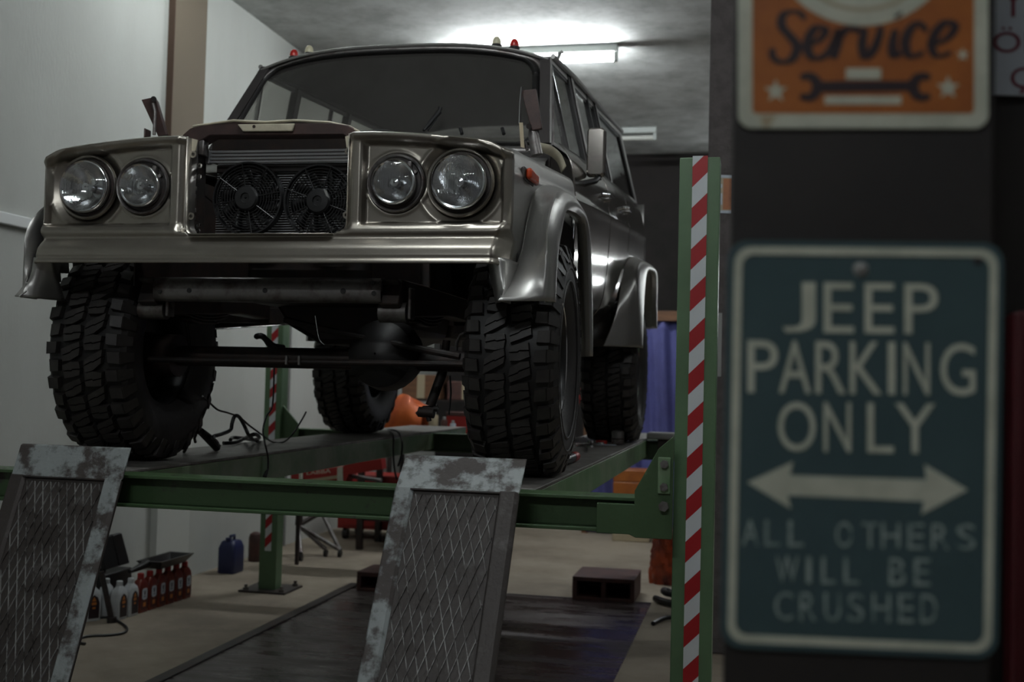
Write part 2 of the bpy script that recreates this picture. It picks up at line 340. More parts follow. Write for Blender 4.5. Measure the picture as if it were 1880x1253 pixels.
# ramps hanging off the front ends, their top lips standing up as wheel stops
def ramp(x0, x1, yt, zt, yk, zk, yb, zb):
    """lip from (yt,zt) to the knee (yk,zk), then the sloping plate down to (yb,zb)"""
    d = Vector((0, yb-yk, zb-zk)); Ln = d.length; d.normalize(); nrm = Vector((0, d.z, -d.y))
    if nrm.y > 0: nrm = -nrm
    P = lambda x, s, h: (x, yk+d.y*s+nrm.y*h, zk+d.z*s+nrm.z*h)
    b = MB()
    b.prism([P(x0, 0, 0), P(x1, 0, 0), P(x1, Ln, 0), P(x0, Ln, 0)], [P(x0, 0, -.012), P(x1, 0, -.012), P(x1, Ln, -.012), P(x0, Ln, -.012)])
    o = b.build('ramp', M['rampdark'], lift, smooth=0, bevel=.002)
    b = MB().prism([(x0, yk, zk), (x1, yk, zk), (x1, yt, zt), (x0, yt, zt)], [(x0, yk+.012, zk+.004), (x1, yk+.012, zk+.004), (x1, yt+.012, zt+.004), (x0, yt+.012, zt+.004)])
    b.build('ramp_lip', M['ramp'], o, smooth=0, bevel=.003)
    for a, c in ((x0, x0+.062), (x1-.062, x1)):                     # raised side frames, rounded over
        q = MB()
        q.prism([P(a, -.004, 0), P(c, -.004, 0), P(c, Ln, 0), P(a, Ln, 0)], [P(a+.006, -.004, .010), P(c-.012, -.004, .010), P(c-.012, Ln, .010), P(a+.006, Ln, .010)])
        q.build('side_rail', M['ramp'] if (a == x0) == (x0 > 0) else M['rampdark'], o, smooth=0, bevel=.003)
    q = MB().prism([P(x0+.01, 0, 0), P(x1-.01, 0, 0), P(x1-.01, .007, 0), P(x0+.01, .007, 0)], [P(x0+.01, 0, .009), P(x1-.01, 0, .009), P(x1-.01, .005, .009), P(x0+.01, .005, .009)])
    q.build('knee_shadow_strip', M['blacksteel'], o, smooth=0)  # black strip drawn as the shadow line below the lip
    q = MB(); a0, a1 = x0+.064, x1-.064; step = .030; hw = .0013                     # expanded metal: two sets of strands over the dark plate
    for sl in (.30, -.30):
        for k in range(-80, 81):
            xs = a0+k*step
            c0, c1 = sorted(((a0-xs)/sl, (a1-xs)/sl)); c0 = max(c0, .016); c1 = min(c1, Ln-.004)
            if c1-c0 < .01: continue
            p, r = (xs+sl*c0, c0), (xs+sl*c1, c1)
            q.prism([P(p[0]-hw, p[1], 0), P(p[0]+hw, p[1], 0), P(r[0]+hw, r[1], 0), P(r[0]-hw, r[1], 0)],
                    [P(p[0]-hw*.5, p[1], .0045), P(p[0]+hw*.5, p[1], .0045), P(r[0]+hw*.5, r[1], .0045), P(r[0]-hw*.5, r[1], .0045)])
    q.build('tread_mesh', M['mesh'], o, smooth=0)
    return o
ramp(.605, .99, -.715, .103, -.815, .010, -1.32, -.86)
ramp(-.80, -.385, -.645, .085, -.69, -.018, -1.06, -.88)

# ------------------------------------------------------------------ the vehicle
car = thing('off_road_wagon', (0, 1.4, 0), 'silver bare-metal off-road station wagon without bonnet or grille standing on the lift', 'car')
RK = .079                                                       # the body sits tail-up: height gained per metre behind the nose
def sh(y): return RK*(y+.47) if y > -.47 else 0.
def both(fn, *a):
    for s in (1, -1): fn(s, *a)
# --- front panel: a pressed sheet, depth as a function of x and z
HL = [(.694, .1075), (.470, .0925)]                             # headlamp openings: offset, radius
def ztop(x): return 1.178 - .035*max(0, (abs(x)-.37)/.4)**1.6 - .02*sm(.78, .862, abs(x))
def face_y(x, z):
    ax = abs(x); zt = ztop(x); y = -.500
    # sunk lamp panel
    ins = sm(.348, .366, ax)*(1-sm(.835, .850, ax))*(1-sm(zt-.040, zt-.026, z))*sm(.858, .872, z)
    y += .030*ins
    # bright strips beside the grille opening slope back into it
    y += .022*(1-sm(.300, .325, ax))*sm(.83, .85, z)
    # shelf, groove, lower roll and lip
    y -= .020*(1-sm(.835, .874, z)) + .046*min(1., max(0., (.812-z)/.068))
    y += .006*math.exp(-((z-.818)/.010)**2)
    y -= .010*math.exp(-((z-.778)/.022)**2)
    y += .006*math.exp(-((z-.742)/.006)**2)
    y -= .005*(1-sm(.726, .740, z))
    # corner post and rounded corner
    y += .006*math.exp(-((ax-.852)/.006)**2)*sm(.86, .9, z)
    c = max(0, ax-.838+.02*(1-sm(.80, .86, z))); y += 1.1*c*c/.045*1.6 if c > 0 else 0
    # bowls round the lamps
    for (hx, hr), dep, wide in zip(HL, (.016, .008), (.150, .106)):
        r = math.hypot(ax-hx, z-1.0045)
        y += dep*(1-sm(hr-.004, wide, r)) - .004*math.exp(-((r-wide)/.006)**2)
    # rolled top edge
    y -= .010*sm(zt-.030, zt-.012, z); y += .012*sm(zt-.006, zt, z)
    return y
def grille_hole(x, z):
    if z < .826: return False
    x0, x1 = -.300, .300
    if not x0 < x < x1: return False
    r = .045
    for cx, s in ((x0+r, -1), (x1-r, 1)):
        if z < .826+r and (x-cx)*s > 0 and math.hypot(x-cx, z-.826-r) > r: return False
    return True
NX, NZ = 290, 84
rows = []
for i in range(NZ+1):
    row = []
    for j in range(NX+1):
        x = -.872+1.744*j/NX; z = lerp(.722, ztop(x), i/NZ); row.append((x, face_y(x, z), z))
    rows.append(row)
def keep(q):
    x = sum(p[0] for p in q)/4; z = sum(p[2] for p in q)/4
    return not grille_hole(x, z) and all(math.hypot(abs(x)-hx, z-1.0045) > hr-.002 for hx, hr in HL)
fp = MB().grid(rows, keep).build('front_panel', M['panel'], car, smooth=60, solid=.003)
# flange round the grille opening
pts = [(-.301, -.487, 1.175), (-.301, -.487, .871)] + [(-.256-.045*math.cos(R_(a)), -.487-.05*sm(60, 90, a), .871-.045*math.sin(R_(a))) for a in range(10, 91, 10)]
pts += [(-p[0], p[1], p[2]) for p in reversed(pts)]
MB().grid([[(p[0], p[1]-.004, p[2]) for p in pts], [(p[0]*.985, -.425, p[2]+.004) for p in pts]]).build('opening_flange', M['panel'], fp, solid=.003)
for s in (-1, 1):                                               # little round bolt tabs on the flange
    for z in (1.12, .90):
        MB().lathe([(.006, -.003), (.013, -.003), (.013, .003), (.006, .003), (.006, -.003)], (s*.290, -.46, z), (0, 1, 0), 16).build('bolt_tab', M['panel'], fp)
    MB().extr([(s*.300, 1.178), (s*.276, 1.172), (s*.282, 1.135), (s*.300, 1.12)], 'Y', -.46, -.455).build('corner_tab', M['cream'], fp, smooth=0)
# --- lamps
def headlight(x, r_open, r_glass, big):
    zc = 1.0045; yb = -.482 if big else -.486
    o = MB().lathe([(r_open+.010, .006), (r_open+.006, -.004), (r_open, -.002), (r_open-.006, .012), (r_glass+.012, .040), (r_glass+.008, .05)], (x, yb, zc), (0, 1, 0), 64).build('headlight', M['panel'] if big else M['dullsteel'], car, smooth=50)
    MB().lathe([(r_glass+.016, .045), (r_glass+.016, .012), (r_glass+.004, .010), (r_glass+.004, .05)], (x, yb-.004, zc), (0, 1, 0), 48).build('lamp_shell', M['blacksteel'], o)
    c = (x, yb-.020, zc)
    MB().lathe([(r_glass-.004, -.004), (r_glass+.002, -.008), (r_glass+.006, -.004), (r_glass+.007, .012), (r_glass+.004, .02)], c, (0, 1, 0), 56).build('retaining_ring', M['chrome'], o, smooth=50)
    prof = [(r_glass*math.sin(R_(a)), .075-.075*math.cos(R_(a))*1.0) for a in range(4, 91, 6)]
    MB().lathe([(.004, .064)]+[(r_glass*math.sqrt(k/12), .062*(1-k/12)) for k in range(1, 13)], c, (0, 1, 0), 40).build('reflector_bowl', M['reflector'], o)
    MB().lathe([(.003, .008), (.014, .010), (.016, .03), (.010, .06)], c, (0, 1, 0), 20).build('bulb_shield', M['chrome'], o)
    # fluted glass: vertical ribs pressed into the dome
    rows = []
    for i in range(31):
        rr = r_glass*max(i/30, .001); row = []
        for j in range(73):
            a = 2*math.pi*j/72; px, pz = rr*math.cos(a), rr*math.sin(a)
            dome = -.024*(1-(rr/r_glass)**2)
            rib = .0011*math.sin(px*2*math.pi/.0085)*(1-sm(.8, 1, i/30)) if pz > -.25*r_glass else .0011*math.sin((px*.6+pz)*2*math.pi/.010)*(1-sm(.8, 1, i/30))
            row.append((x+px, c[1]+dome+rib-.004, zc+pz))
        rows.append(row)
    MB().grid(rows).build('lens', M['lens'], o, smooth=80)
    return o
for s in (1, -1):
    headlight(s*.694+(0 if s > 0 else .004), .1075, .089, True)
    h = headlight(s*.470, .0925, .071, False)
    MB().box((s*.470+.045, -.500, 1.050), (s*.470+.058, -.480, 1.075)).build('adjuster_clip', M['dullsteel'], h, bevel=.003)
    MB().cyl((s*.470+.070, -.492, 1.04), (s*.470+.070, -.47, 1.04), .006, 8).build('adjuster_screw', M['dullsteel'], h)
# --- sides
def hw(y): return interp([(-.45, .866), (-.2, .874), (.1, .885), (.5, .905), (1, .922), (2, .93), (3, .93), (3.6, .918), (3.87, .89)], y)
PROF = [(.46, -.14), (.505, -.10), (.545, -.065), (.57, -.045), (.62, -.030), (.70, -.018), (.80, -.008), (.92, -.002), (1.00, .002), (1.025, .005), (1.04, .006), (1.052, .000), (1.075, -.006), (1.13, -.010), (1.175, -.018), (1.215, -.030), (1.25, -.050), (1.285, -.078)]
PROF_F = PROF[:12]+[(1.06, -.004), (1.09, -.007), (1.115, -.014), (1.130, -.026), (1.140, -.045), (1.146, -.075), (1.150, -.13), (1.150, -.20)]
FI = [(.865, -.60, .60), (.868, -.43, .69), (.873, -.30, .79), (.878, -.255, .875), (.88, -.205, .96), (.884, -.12, 1.035), (.896, .05, 1.085), (.908, .30, 1.112), (.915, .50, 1.10), (.92, .62, 1.03), (.92, .68, .90), (.915, .72, .70), (.91, .74, .46)]
FR = [(1.0, -.505, .607), (1.0, -.505, .76), (1.0, -.50, .84), (1.0, -.455, .905), (1.0, -.38, .96), (1.0, -.28, 1.0), (1.0, -.07, 1.028), (1.0, .12, 1.03), (.995, .28, 1.025), (.99, .43, .995), (.985, .56, .90), (.985, .63, .70), (.985, .65, .46)]
FL = [(1.02, -.44, .607), (1.02, -.43, .71), (1.02, -.40, .80), (1.02, -.35, .865), (1.02, -.30, .918), (1.015, -.22, .950), (1.003, .0, .978), (.998, .12, .988), (.993, .29, .993), (.992, .38, .968), (.99, .45, .90), (.99, .53, .67), (.99, .597, .46)]
RI = [(.862, 2.03, .555), (.895, 2.09, .66), (.925, 2.13, .785), (.93, 2.23, .92), (.932, 2.375, 1.03), (.932, 2.65, 1.11), (.932, 3.02, 1.145), (.928, 3.30, 1.14), (.92, 3.52, 1.08), (.91, 3.68, .92), (.90, 3.74, .74)]
RR = [(1.02, 2.34, .562), (1.02, 2.28, .74), (1.02, 2.215, .905), (1.02, 2.25, 1.0), (1.02, 2.41, 1.055), (1.02, 2.75, 1.085), (1.02, 3.08, 1.105), (1.018, 3.32, 1.10), (1.01, 3.5, 1.04), (1.0, 3.62, .9), (1.0, 3.68, .74)]
RL = [(1.03, 2.46, .562), (1.03, 2.475, .70), (1.03, 2.49, .815), (1.03, 2.54, .93), (1.03, 2.60, 1.0), (1.03, 2.72, 1.045), (1.03, 3.05, 1.07), (1.025, 3.28, 1.07), (1.018, 3.42, 1.02), (1.008, 3.54, .9), (1.005, 3.62, .74)]
def flare(s, I, Rg, Lp, name='fender_flare'):
    n = 64; A, B, C = catmull(I, n), catmull(Rg, n), catmull(Lp, n); rows = []
    for a, b_, c in zip(A, B, C):
        m1 = a.lerp(b_, .55); m1.x += (b_.x-a.x)*.10
        cross = [Vector((a.x-.004, a.y, a.z)), a, a.lerp(m1, .5), m1, b_.lerp(m1, .35), b_, b_.lerp(c, .5)+Vector((.010, 0, 0)), c, Vector((c.x-.006, c.y, c.z))]
        cross = [cross[0]]+catmull(cross[1:8], 19)+[Vector((c.x-.014, c.y, c.z)), Vector((c.x-.035, c.y, c.z))]
        if s < 0: cross = [Vector((-(p.x-.085*sm(.88, 1.0, p.x)), p.y, p.z)) for p in cross]
        rows.append(cross)
    return MB().grid(rows).build(name, M['paint'], car, smooth=50, solid=.004)
for s in (1, -1): flare(s, FI, FR, FL); flare(s, RI, RR, RL)
def shrink(P, y0, z0, k): return [(y0+(p[1]-y0)*k, z0+(p[2]-z0)*k) for p in catmull(P, 50)]
HOLES = [shrink(FI, .08, .55, .93)+[(.70, .3), (-.56, .3)], shrink(RI, 2.9, .6, .93)+[(3.6, .3), (2.1, .3)]]
def side_pt(s, y, zp, off): return (s*(hw(y)+off), y, zp+sh(y))
def side_panel(s, name, y0, y1, prof, ny, m='paint', front=False):
    rows = []; nz = 46; fine = []
    for k in range(nz+1):
        t = k/nz*(len(prof)-1); j = min(int(t), len(prof)-2); fine.append((lerp(prof[j][0], prof[j+1][0], t-j), lerp(prof[j][1], prof[j+1][1], t-j)))
    for i in range(ny+1):
        y = lerp(y0, y1, i/ny); row = []
        for zp, off in fine:
            x, yy, z = side_pt(s, y, zp, off)
            if front and y < -.25: z -= .012*sm(-.25, -.46, y)*sm(1.0, 1.12, zp)
            row.append((x, yy, z))
        rows.append(row)
    def kp(q):
        y = sum(p[1] for p in q)/4; z = sum(p[2] for p in q)/4
        return not any(inside(h, y, z) for h in HOLES)
    return MB().grid(rows, kp).build(name, M[m], car, smooth=45, solid=.003)
for s in (1, -1):
    side_panel(s, 'front_fender', -.452, .616, PROF_F, 110, front=True)
    fd = side_panel(s, 'front_door', .624, 1.646, PROF, 50, 'door')
    rd = side_panel(s, 'rear_door', 1.654, 2.50, PROF, 60, 'door')
    side_panel(s, 'rear_quarter_panel', 2.508, 3.86, PROF, 90, 'door')
    for d, y in ((fd, 1.50), (rd, 2.34)):                       # push-button handles
        x = hw(y)-.012; z = 1.13+sh(y)
        MB().tube([(s*(x+.002), y-.075, z), (s*(x+.032), y-.065, z), (s*(x+.034), y+.05, z), (s*(x+.002), y+.065, z)], .010, 10).build('door_handle', M['chrome'], d)
        MB().cyl((s*x, y+.085, z), (s*(x+.022), y+.085, z), .014, 14).build('lock_button', M['chrome'], d)
    # skirt of the fender below the lower roll, curling in under the nose
    rows = []
    for i in range(13):
        t = i/12; z = lerp(.745, .598, t)
        a = [(s*(.800+.012*t), -.505+.10*t, z), (s*(.832+.004*t), -.535+.02*t, z), (s*(.862-.004*t), -.525-.03*t, z), (s*(.872), -.46-.12*t, z), (s*(.876), -.36-.20*t+.08*t*t, z)]
        rows.append(catmull(a, 13))
    MB().grid(rows).build('fender_skirt', M['paint'], car, smooth=60, solid=.003)
    # dark wheel housings
    for yc, zc, a0, a1 in ((.06, .45, 62, 178 if s > 0 else 140), (2.84, .47, 8, 172)):
        rows = [[(s*x, yc-r*math.cos(R_(a)), zc+r*math.sin(R_(a))*1.06) for a in [lerp(a0, a1, k/24) for k in range(25)]] for x, r in ((.86, .60), (.56, .60))]
        MB().grid(rows).build('wheel_housing', M['blacksteel'], car, solid=.004)
    MB().box((s*.56, -.36, .66), (s*.565, .62, 1.13)).build('inner_fender', M['blacksteel'], car, smooth=0)
    MB().box((s*.56, 2.2, .70), (s*.565, 3.6, 1.3)).build('inner_fender', M['blacksteel'], car, smooth=0)
    # side marker lamp
    mk = MB().extr([(-.325, 1.040), (-.325, 1.086), (-.165, 1.086), (-.165, 1.040)], 'X', s*.868, s*.884).build('marker_lamp', M['blacksteel'], car, bevel=.006)
    MB().extr([(-.318, 1.043), (-.318, 1.083), (-.172, 1.083), (-.172, 1.043)], 'X', s*.884, s*.905).build('amber_lens', M['amber'], mk, bevel=.010, segs=3)
# tail panel
rows = [[(x*(1-.0*abs(x)), 3.86+.02*(1-(x/.9)**2), zp+sh(3.86)) for x in [lerp(-.885, .885, j/30) for j in range(31)]] for zp in (.5, .7, .9, 1.1, 1.285)]
MB().grid(rows).build('tailgate', M['paint'], car, solid=.004)
for s in (1, -1):
    MB().box((s*.80, 3.855, 1.20), (s*.90, 3.90, 1.40)).build('tail_lamp', M['chrome'], car, bevel=.01)
# --- greenhouse
ZB, ZG = 1.285, 1.742
def xb(y): return interp([(.5, .785), (.9, .80), (1.5, .832), (3, .855), (3.9, .835)], y)
def xg(y): return interp([(.95, .712), (1.5, .735), (3.4, .757)], y)
def gh(s, y, t, off=0.):
    """point on the glass side: t = 0 at the belt, 1 at the gutter"""
    return Vector((s*(lerp(xb(y), xg(y), t)+off), y, lerp(ZB, ZG, t)+sh(y)))
def zroof(u, y): return ZG + .085*(1-abs(u)**3.2) + .012*math.sin(math.pi*min(1, max(0, (y-.95)/2.45)))
def ywin(u, v): return lerp(.585, .965, v) + .055*u*u*(1-.3*v) - .02
rows = []
for i in range(41):
    y = lerp(.945, 3.42, i/40); row = []
    for j in range(61):
        u = -1+2*j/60; yy = y + .03*u*u*(1-sm(.95, 1.4, y)); row.append((u*xg(y), yy, zroof(u, y)+sh(y)-.020*(1-sm(.945, 1.06, y))))
    rows.append(row)
roof = MB().grid(rows).build('roof', M['paint'], car, smooth=60, solid=.006)
MB().grid([[(p[0]*.97, p[1]+.02, p[2]-.03) for p in r] for r in rows[1:-1]]).build('headliner', M['trimdark'], car, solid=.003)
for s in (1, -1):
    MB().tube([(s*(xg(y)+.014), y, ZG+sh(y)+.002) for y in [lerp(1.0, 3.42, k/24) for k in range(25)]], .012, 8).build('roof_gutter', M['paint'], roof)
MB().tube([(u*xg(.95), .945+.03*u*u, zroof(u, .945)+sh(.945)-.017) for u in [k/30-1 for k in range(61)]], .007, 8).build('roof_lip', M['paint'], roof)
hk = MB().tube([(.735, 1.10, ZG+sh(1.1)+.006), (.742, 1.10, ZG+sh(1.1)+.034), (.752, 1.10, ZG+sh(1.1)+.044), (.762, 1.10, ZG+sh(1.1)+.034)], [.008, .010, .008, .003], 8).build('gutter_hook', M['grey'], roof)
# windscreen surface
def ws(u, v, out=0.):
    top = zroof(u, .95)-.028; z = lerp(1.262+.006*(1-u*u), top, v); x = u*lerp(.772, .694, v)
    return Vector((x, ywin(u, v)-out, z+sh(ywin(u, v))))
MB().grid([[ws(lerp(-.955, .955, j/40), lerp(.03, .962, i/16)) for j in range(41)] for i in range(17)]).build('windshield', M['windshield'], car, smooth=80)
def border(u0, u1, v0, v1, rc=.14, n=10):
    out = []
    for cu, cv, a0 in ((u1-rc*.62, v1-rc, 0), (u0+rc*.62, v1-rc, 90), (u0+rc*.62, v0+rc, 180), (u1-rc*.62, v0+rc, 270)):
        out += [(cu+rc*.62*math.cos(R_(a0+90*i/n)), cv+rc*math.sin(R_(a0+90*i/n))) for i in range(n+1)]
    k = len(out); res = []
    for i in range(k):                                           # subdivide the straight runs
        a, b_ = out[i], out[(i+1) % k]; m_ = 16 if i % (n+1) == n else 1
        res += [(lerp(a[0], b_[0], t/m_), lerp(a[1], b_[1], t/m_)) for t in range(m_)]
    return res
ring = border(-.965, .965, .018, .972); inn = border(-.925, .925, .055, .935)
MB().grid([[ws(u, v, .004) for u, v in ring+ring[:1]], [ws(u, v, .020) for u, v in [(lerp(a[0], c[0], .5), lerp(a[1], c[1], .5)) for a, c in zip(ring, inn)]+[(lerp(ring[0][0], inn[0][0], .5), lerp(ring[0][1], inn[0][1], .5))]], [ws(u, v, .002) for u, v in inn+inn[:1]]]).build('windshield_seal', M['seal'], car, smooth=70, solid=.006)
out_ = border(-1.05, 1.05, -.05, 1.02, .16)
ri2 = border(-.972, .972, .012, .978)
MB().grid([[ws(u, v, .0) for u, v in ri2+ri2[:1]], [ws(u, v, -.012) for u, v in out_+out_[:1]]]).build('windshield_frame', M['dullsteel'], car, smooth=60, solid=.012)
# cowl below the glass
MB().grid([[(lerp(-.79, .79, j/20), .50+d+.05*(2*j/20-1)**2, z+sh(.52)) for j in range(21)] for d, z in ((-.02, 1.17), (0, 1.20), (.06, 1.225), (.09, 1.262))]).build('cowl_panel', M['paint'], car, solid=.004)
def lined(q, dx, name, m, par):
    """pressed bar, outer face painted, inner face dark cabin lining"""
    b = MB().prism(q, [v-Vector((dx, 0, 0)) for v in q]); b.mi = [0]+[1]*(len(b.mi)-1)
    return b.build(name, [m, M['trimdark']] if m is M['paint'] else m, par, bevel=.003)
# pillars, window frames and panes on each side
def bar(s, ya, yb_, w0, w1, name, m, out=.0, th=.03, t0=0., t1=1., par=None):
    q = [gh(s, ya, t0, out), gh(s, ya+w0, t0, out), gh(s, yb_+w1, t1, out), gh(s, yb_, t1, out)]
    return lined(q, s*th, name, m, par or car)
for s in (1, -1):
    bar(s, .615, .985, .040, .030, 'windshield_pillar', M['paint'], .006, .05)
    bar(s, .655, 1.015, .030, .022, 'door_seal', M['seal'], .0, .03)
    bar(s, 1.44, 1.40, .055, .05, 'door_pillar', M['seal'], .0, .04)
    bar(s, 1.485, 1.445, .055, .05, 'window_frame', M['paint'], .008, .035)
    bar(s, 2.24, 2.20, .05, .045, 'door_pillar', M['seal'], .0, .04)
    bar(s, 2.285, 2.245, .05, .045, 'window_frame', M['paint'], .008, .035)
    bar(s, 2.02, 1.98, .028, .024, 'window_divider', M['seal'], .002, .02)
    bar(s, 3.70, 3.33, .14, .12, 'rear_pillar', M['paint'], .004, .05)
    bar(s, 3.655, 3.285, .05, .05, 'window_seal', M['seal'], .0, .03)
    bar(s, 1.06, .99, .020, .016, 'vent_window_bar', M['chrome'], .004, .02)
    for a, c, z0, z1 in ((.62, 3.8, 0., .045),):
        lined([gh(s, a, z0, .006), gh(s, c, z0, .006), gh(s, c, z1, .004), gh(s, a+.03, z1, .004)], s*.03, 'belt_rail', M['paint'], car)
    q = [gh(s, .955, .925, .006), gh(s, 3.36, .925, .006), gh(s, 3.33, 1., .006), gh(s, .985, 1., .006)]
    lined(q, s*.04, 'roof_rail', M['paint'], car)
    q = [gh(s, 1.03, .89, .0), gh(s, 3.30, .89, .0), gh(s, 3.28, .93, .0), gh(s, 1.03, .93, .0)]
    MB().prism(q, [v-Vector((s*.02, 0, 0)) for v in q]).build('window_seal', M['seal'], car, smooth=0)
    for a0, a1, b0, b1 in ((.69, 1.02, 1.062, 1.025), (1.08, 1.03, 1.445, 1.405), (1.54, 1.50, 2.245, 2.205), (2.335, 2.295, 3.66, 3.29)):
        if b0 < a0: continue
        q = [gh(s, a0, .045, -.012), gh(s, b0, .045, -.012), gh(s, b1, .925, -.012), gh(s, a1, .925, -.012)]
        MB().prism(q, [v-Vector((s*.004, 0, 0)) for v in q]).build('side_window', M['window'], car, smooth=0)
q = [Vector((-.80, 3.83, ZB+sh(3.8))), Vector((.80, 3.83, ZB+sh(3.8))), Vector((.72, 3.43, ZG-.02+sh(3.4))), Vector((-.72, 3.43, ZG-.02+sh(3.4)))]
MB().prism(q, [v+Vector((0, .005, 0)) for v in q]).build('rear_window', M['window'], car, smooth=0)
# roof clearance lamps
for x, m in ((-.568, 'red_lens'), (-.489, 'white_lens'), (.452, 'white_lens'), (.538, 'red_lens')):
    z = zroof(x/.715, 1.03)+sh(1.03)-.008
    o = MB().lathe([(.024, 0), (.026, .012), (.022, .016)], (x, 1.03, z), (0, 0, 1), 20, caps=True).build('clearance_lamp', M['blackplastic'], car)
    MB().lathe([(.021, .014), (.0215, .026), (.018, .040), (.011, .050), (.003, .053)], (x, 1.03, z), (0, 0, 1), 20, caps=True).build('lamp_lens', M[m], o)
# wipers
w = MB(); p0 = at(778, 240, 'Y', .52); p1 = at(806, 206, 'Y', .60)
w.tube([p0, p0.lerp(p1, .35), p1], [.006, .010, .013], 8); w.tube([p1, p1+Vector((.004, .004, .022))], [.008, .010], 8); w.tube([p0+Vector((.02, .0, 0)), p0.lerp(p1, .6)+Vector((.016, 0, 0))], .004, 6)
w.build('wiper_arm', M['blackplastic'], car)
p0 = at(530, 224, 'Y', .52); MB().tube([p0, p0+Vector((.075, .02, .004))], [.010, .007], 8).build('wiper_arm', M['blackplastic'], car)
for px, py in ((848, 240), (925, 240)): MB().cyl(at(px, py+6, 'Y', .5), at(px-3, py-4, 'Y', .52), .008, 8).build('washer_nozzle', M['blackplastic'], car)
# door mirror on the near side
mr = MB()
c = Vector((.955, .98, 1.405)); poly = rrect(-.055, -.120, .036, .105, .02)
mr.prism([(c.x+u, c.y-.0, c.z+v) for u, v in poly], [(c.x+u*.86, c.y-.045, c.z+v*.96) for u, v in poly])
mo = mr.build('door_mirror', M['door'], car, smooth=50, bevel=.006)
MB().prism([(c.x+u*.93, c.y+.004, c.z+v*.97) for u, v in poly], [(c.x+u*.93, c.y+.0005, c.z+v*.97) for u, v in poly]).build('mirror_glass', M['reflector'], mo)
MB().tube([(.865, .86, 1.245), (.90, .87, 1.238), (.95, .93, 1.262), (.965, .985, 1.30)], [.028, .016, .014, .012], 10).build('mirror_arm', M['blackplastic'], mo)
MB().cyl((.955, .98, 1.275), (.955, .98, 1.305), .015, 12).build('mirror_joint', M['chrome'], mo)
# --- bonnet hinges standing open
def plate(pts, y, t, name, m, par=None): 
    q = [at(px, py, 'Y', y) for px, py in pts]
    return MB().prism(q, [v+Vector((0, t, 0)) for v in q]).build(name, m, par or car, bevel=.003)
hl = plate([(259, 183), (282, 178), (288, 186), (306, 247), (290, 251)], .17, .02, 'hood_hinge', M['oxide'])
MB().tube([at(281, 190, 'Y', .16), at(285, 205, 'Y', .16), at(283, 248, 'Y', .16)], .007, 8).build('hinge_link', M['dullsteel'], hl)
MB().cyl(at(282, 182, 'Y', .15), at(282, 182, 'Y', .20), .012, 12).build('hinge_pin', M['blacksteel'], hl)
MB().box(tuple(at(263, 256, 'Y', .16)), tuple(at(278, 240, 'Y', .21))).build('hinge_base', M['oxide'], hl, bevel=.004)
hr = plate([(956, 166), (984, 163), (995, 236), (976, 240)], .17, .02, 'hood_hinge', M['oxide'])
MB().tube([at(958, 160, 'Y', .16), at(955, 190, 'Y', .16), at(954, 226, 'Y', .16)], .0045, 8).build('hinge_rod', M['chrome'], hr)
MB().prism([at(953, 225, 'Y', .155), at(960, 225, 'Y', .155), at(963, 272, 'Y', .155), at(956, 270, 'Y', .155)], [at(953, 225, 'Y', .165), at(960, 225, 'Y', .165), at(963, 272, 'Y', .165), at(956, 270, 'Y', .165)]).build('hinge_link', M['tan'], hr)
MB().tube([at(976, 236, 'Y', .19), at(979, 247, 'Y', .19), at(986, 285, 'Y', .19)], [.012, .021, .024], 14).build('hinge_spring', M['dullsteel'], hr)
MB().cyl(at(971, 232, 'Y', .15), at(971, 232, 'Y', .2), .011, 12).build('hinge_pin', M['blacksteel'], hr)
MB().tube([at(965, 260, 'Y', .19), at(968, 276, 'Y', .19)], .006, 8).build('hinge_link', M['dullsteel'], hr)
# inner cowl corner seen above the near fender
MB().grid([catmull([at(988, 262, 'Y', .50), at(1012, 268, 'Y', .55), at(1030, 283, 'Y', .60), at(1039, 305, 'Y', .62)], 16), [v+Vector((-.02, .02, -.03)) for v in catmull([at(988, 262, 'Y', .50), at(1012, 268, 'Y', .55), at(1030, 283, 'Y', .60), at(1039, 305, 'Y', .62)], 16)]]).build('cowl_brace', M['cream'], car, solid=.006)

# --- core support, radiator and fans
sp = MB().extr([(-.372, 1.165), (-.368, 1.205), (-.34, 1.228), (-.29, 1.243), (-.17, 1.250), (.05, 1.240), (.20, 1.236), (.262, 1.226), (.312, 1.202), (.315, 1.165), (.29, 1.165), (.245, 1.192), (-.26, 1.200), (-.325, 1.165)], 'Y', -.40, -.33).build('core_support', M['oxide'], car, bevel=.004)
MB().tube([(-.33, -.395, 1.236), (-.17, -.40, 1.252), (-.05, -.40, 1.243), (.06, -.40, 1.247), (.19, -.395, 1.238), (.265, -.39, 1.222), (.305, -.40, 1.200)], .005, 8).build('support_lip', M['cream'], sp)
MB().extr([(-.150, 1.236), (.068, 1.234), (.060, 1.206), (-.128, 1.209)], 'Y', -.412, -.402).build('latch_plate', M['cream'], sp, bevel=.003)
MB().cyl((-.085, -.413, 1.226), (-.085, -.410, 1.226), .006, 10).build('latch_hole', M['blacksteel'], sp)
MB().box((-.372, -.40, .80), (-.305, -.33, 1.19)).build('support_side', M['blacksteel'], car, bevel=.004)
MB().box((.262, -.36, .80), (.32, -.31, 1.19)).build('support_side', M['blacksteel'], car, bevel=.004)
MB().box((-.34, -.37, .795), (.30, -.31, .832)).build('support_base', M['blacksteel'], car, bevel=.004)
rad = MB().box((-.290, -.270, .838), (.262, -.215, 1.135)).build('radiator', M['blacksteel'], car, bevel=.003)
b = MB()
for k in range(32): b.box((-.288, -.278, .846+k*.0088), (.258, -.269, .8485+k*.0088))
b.build('radiator_fins', M['alu'], rad, smooth=0)
b = MB()
for k in range(4): b.tube([(-.295, -.335, 1.117+k*.0125), (.258, -.335, 1.114+k*.0125)], .0048, 8)
b.build('cooler_tubes', M['alu'], rad)
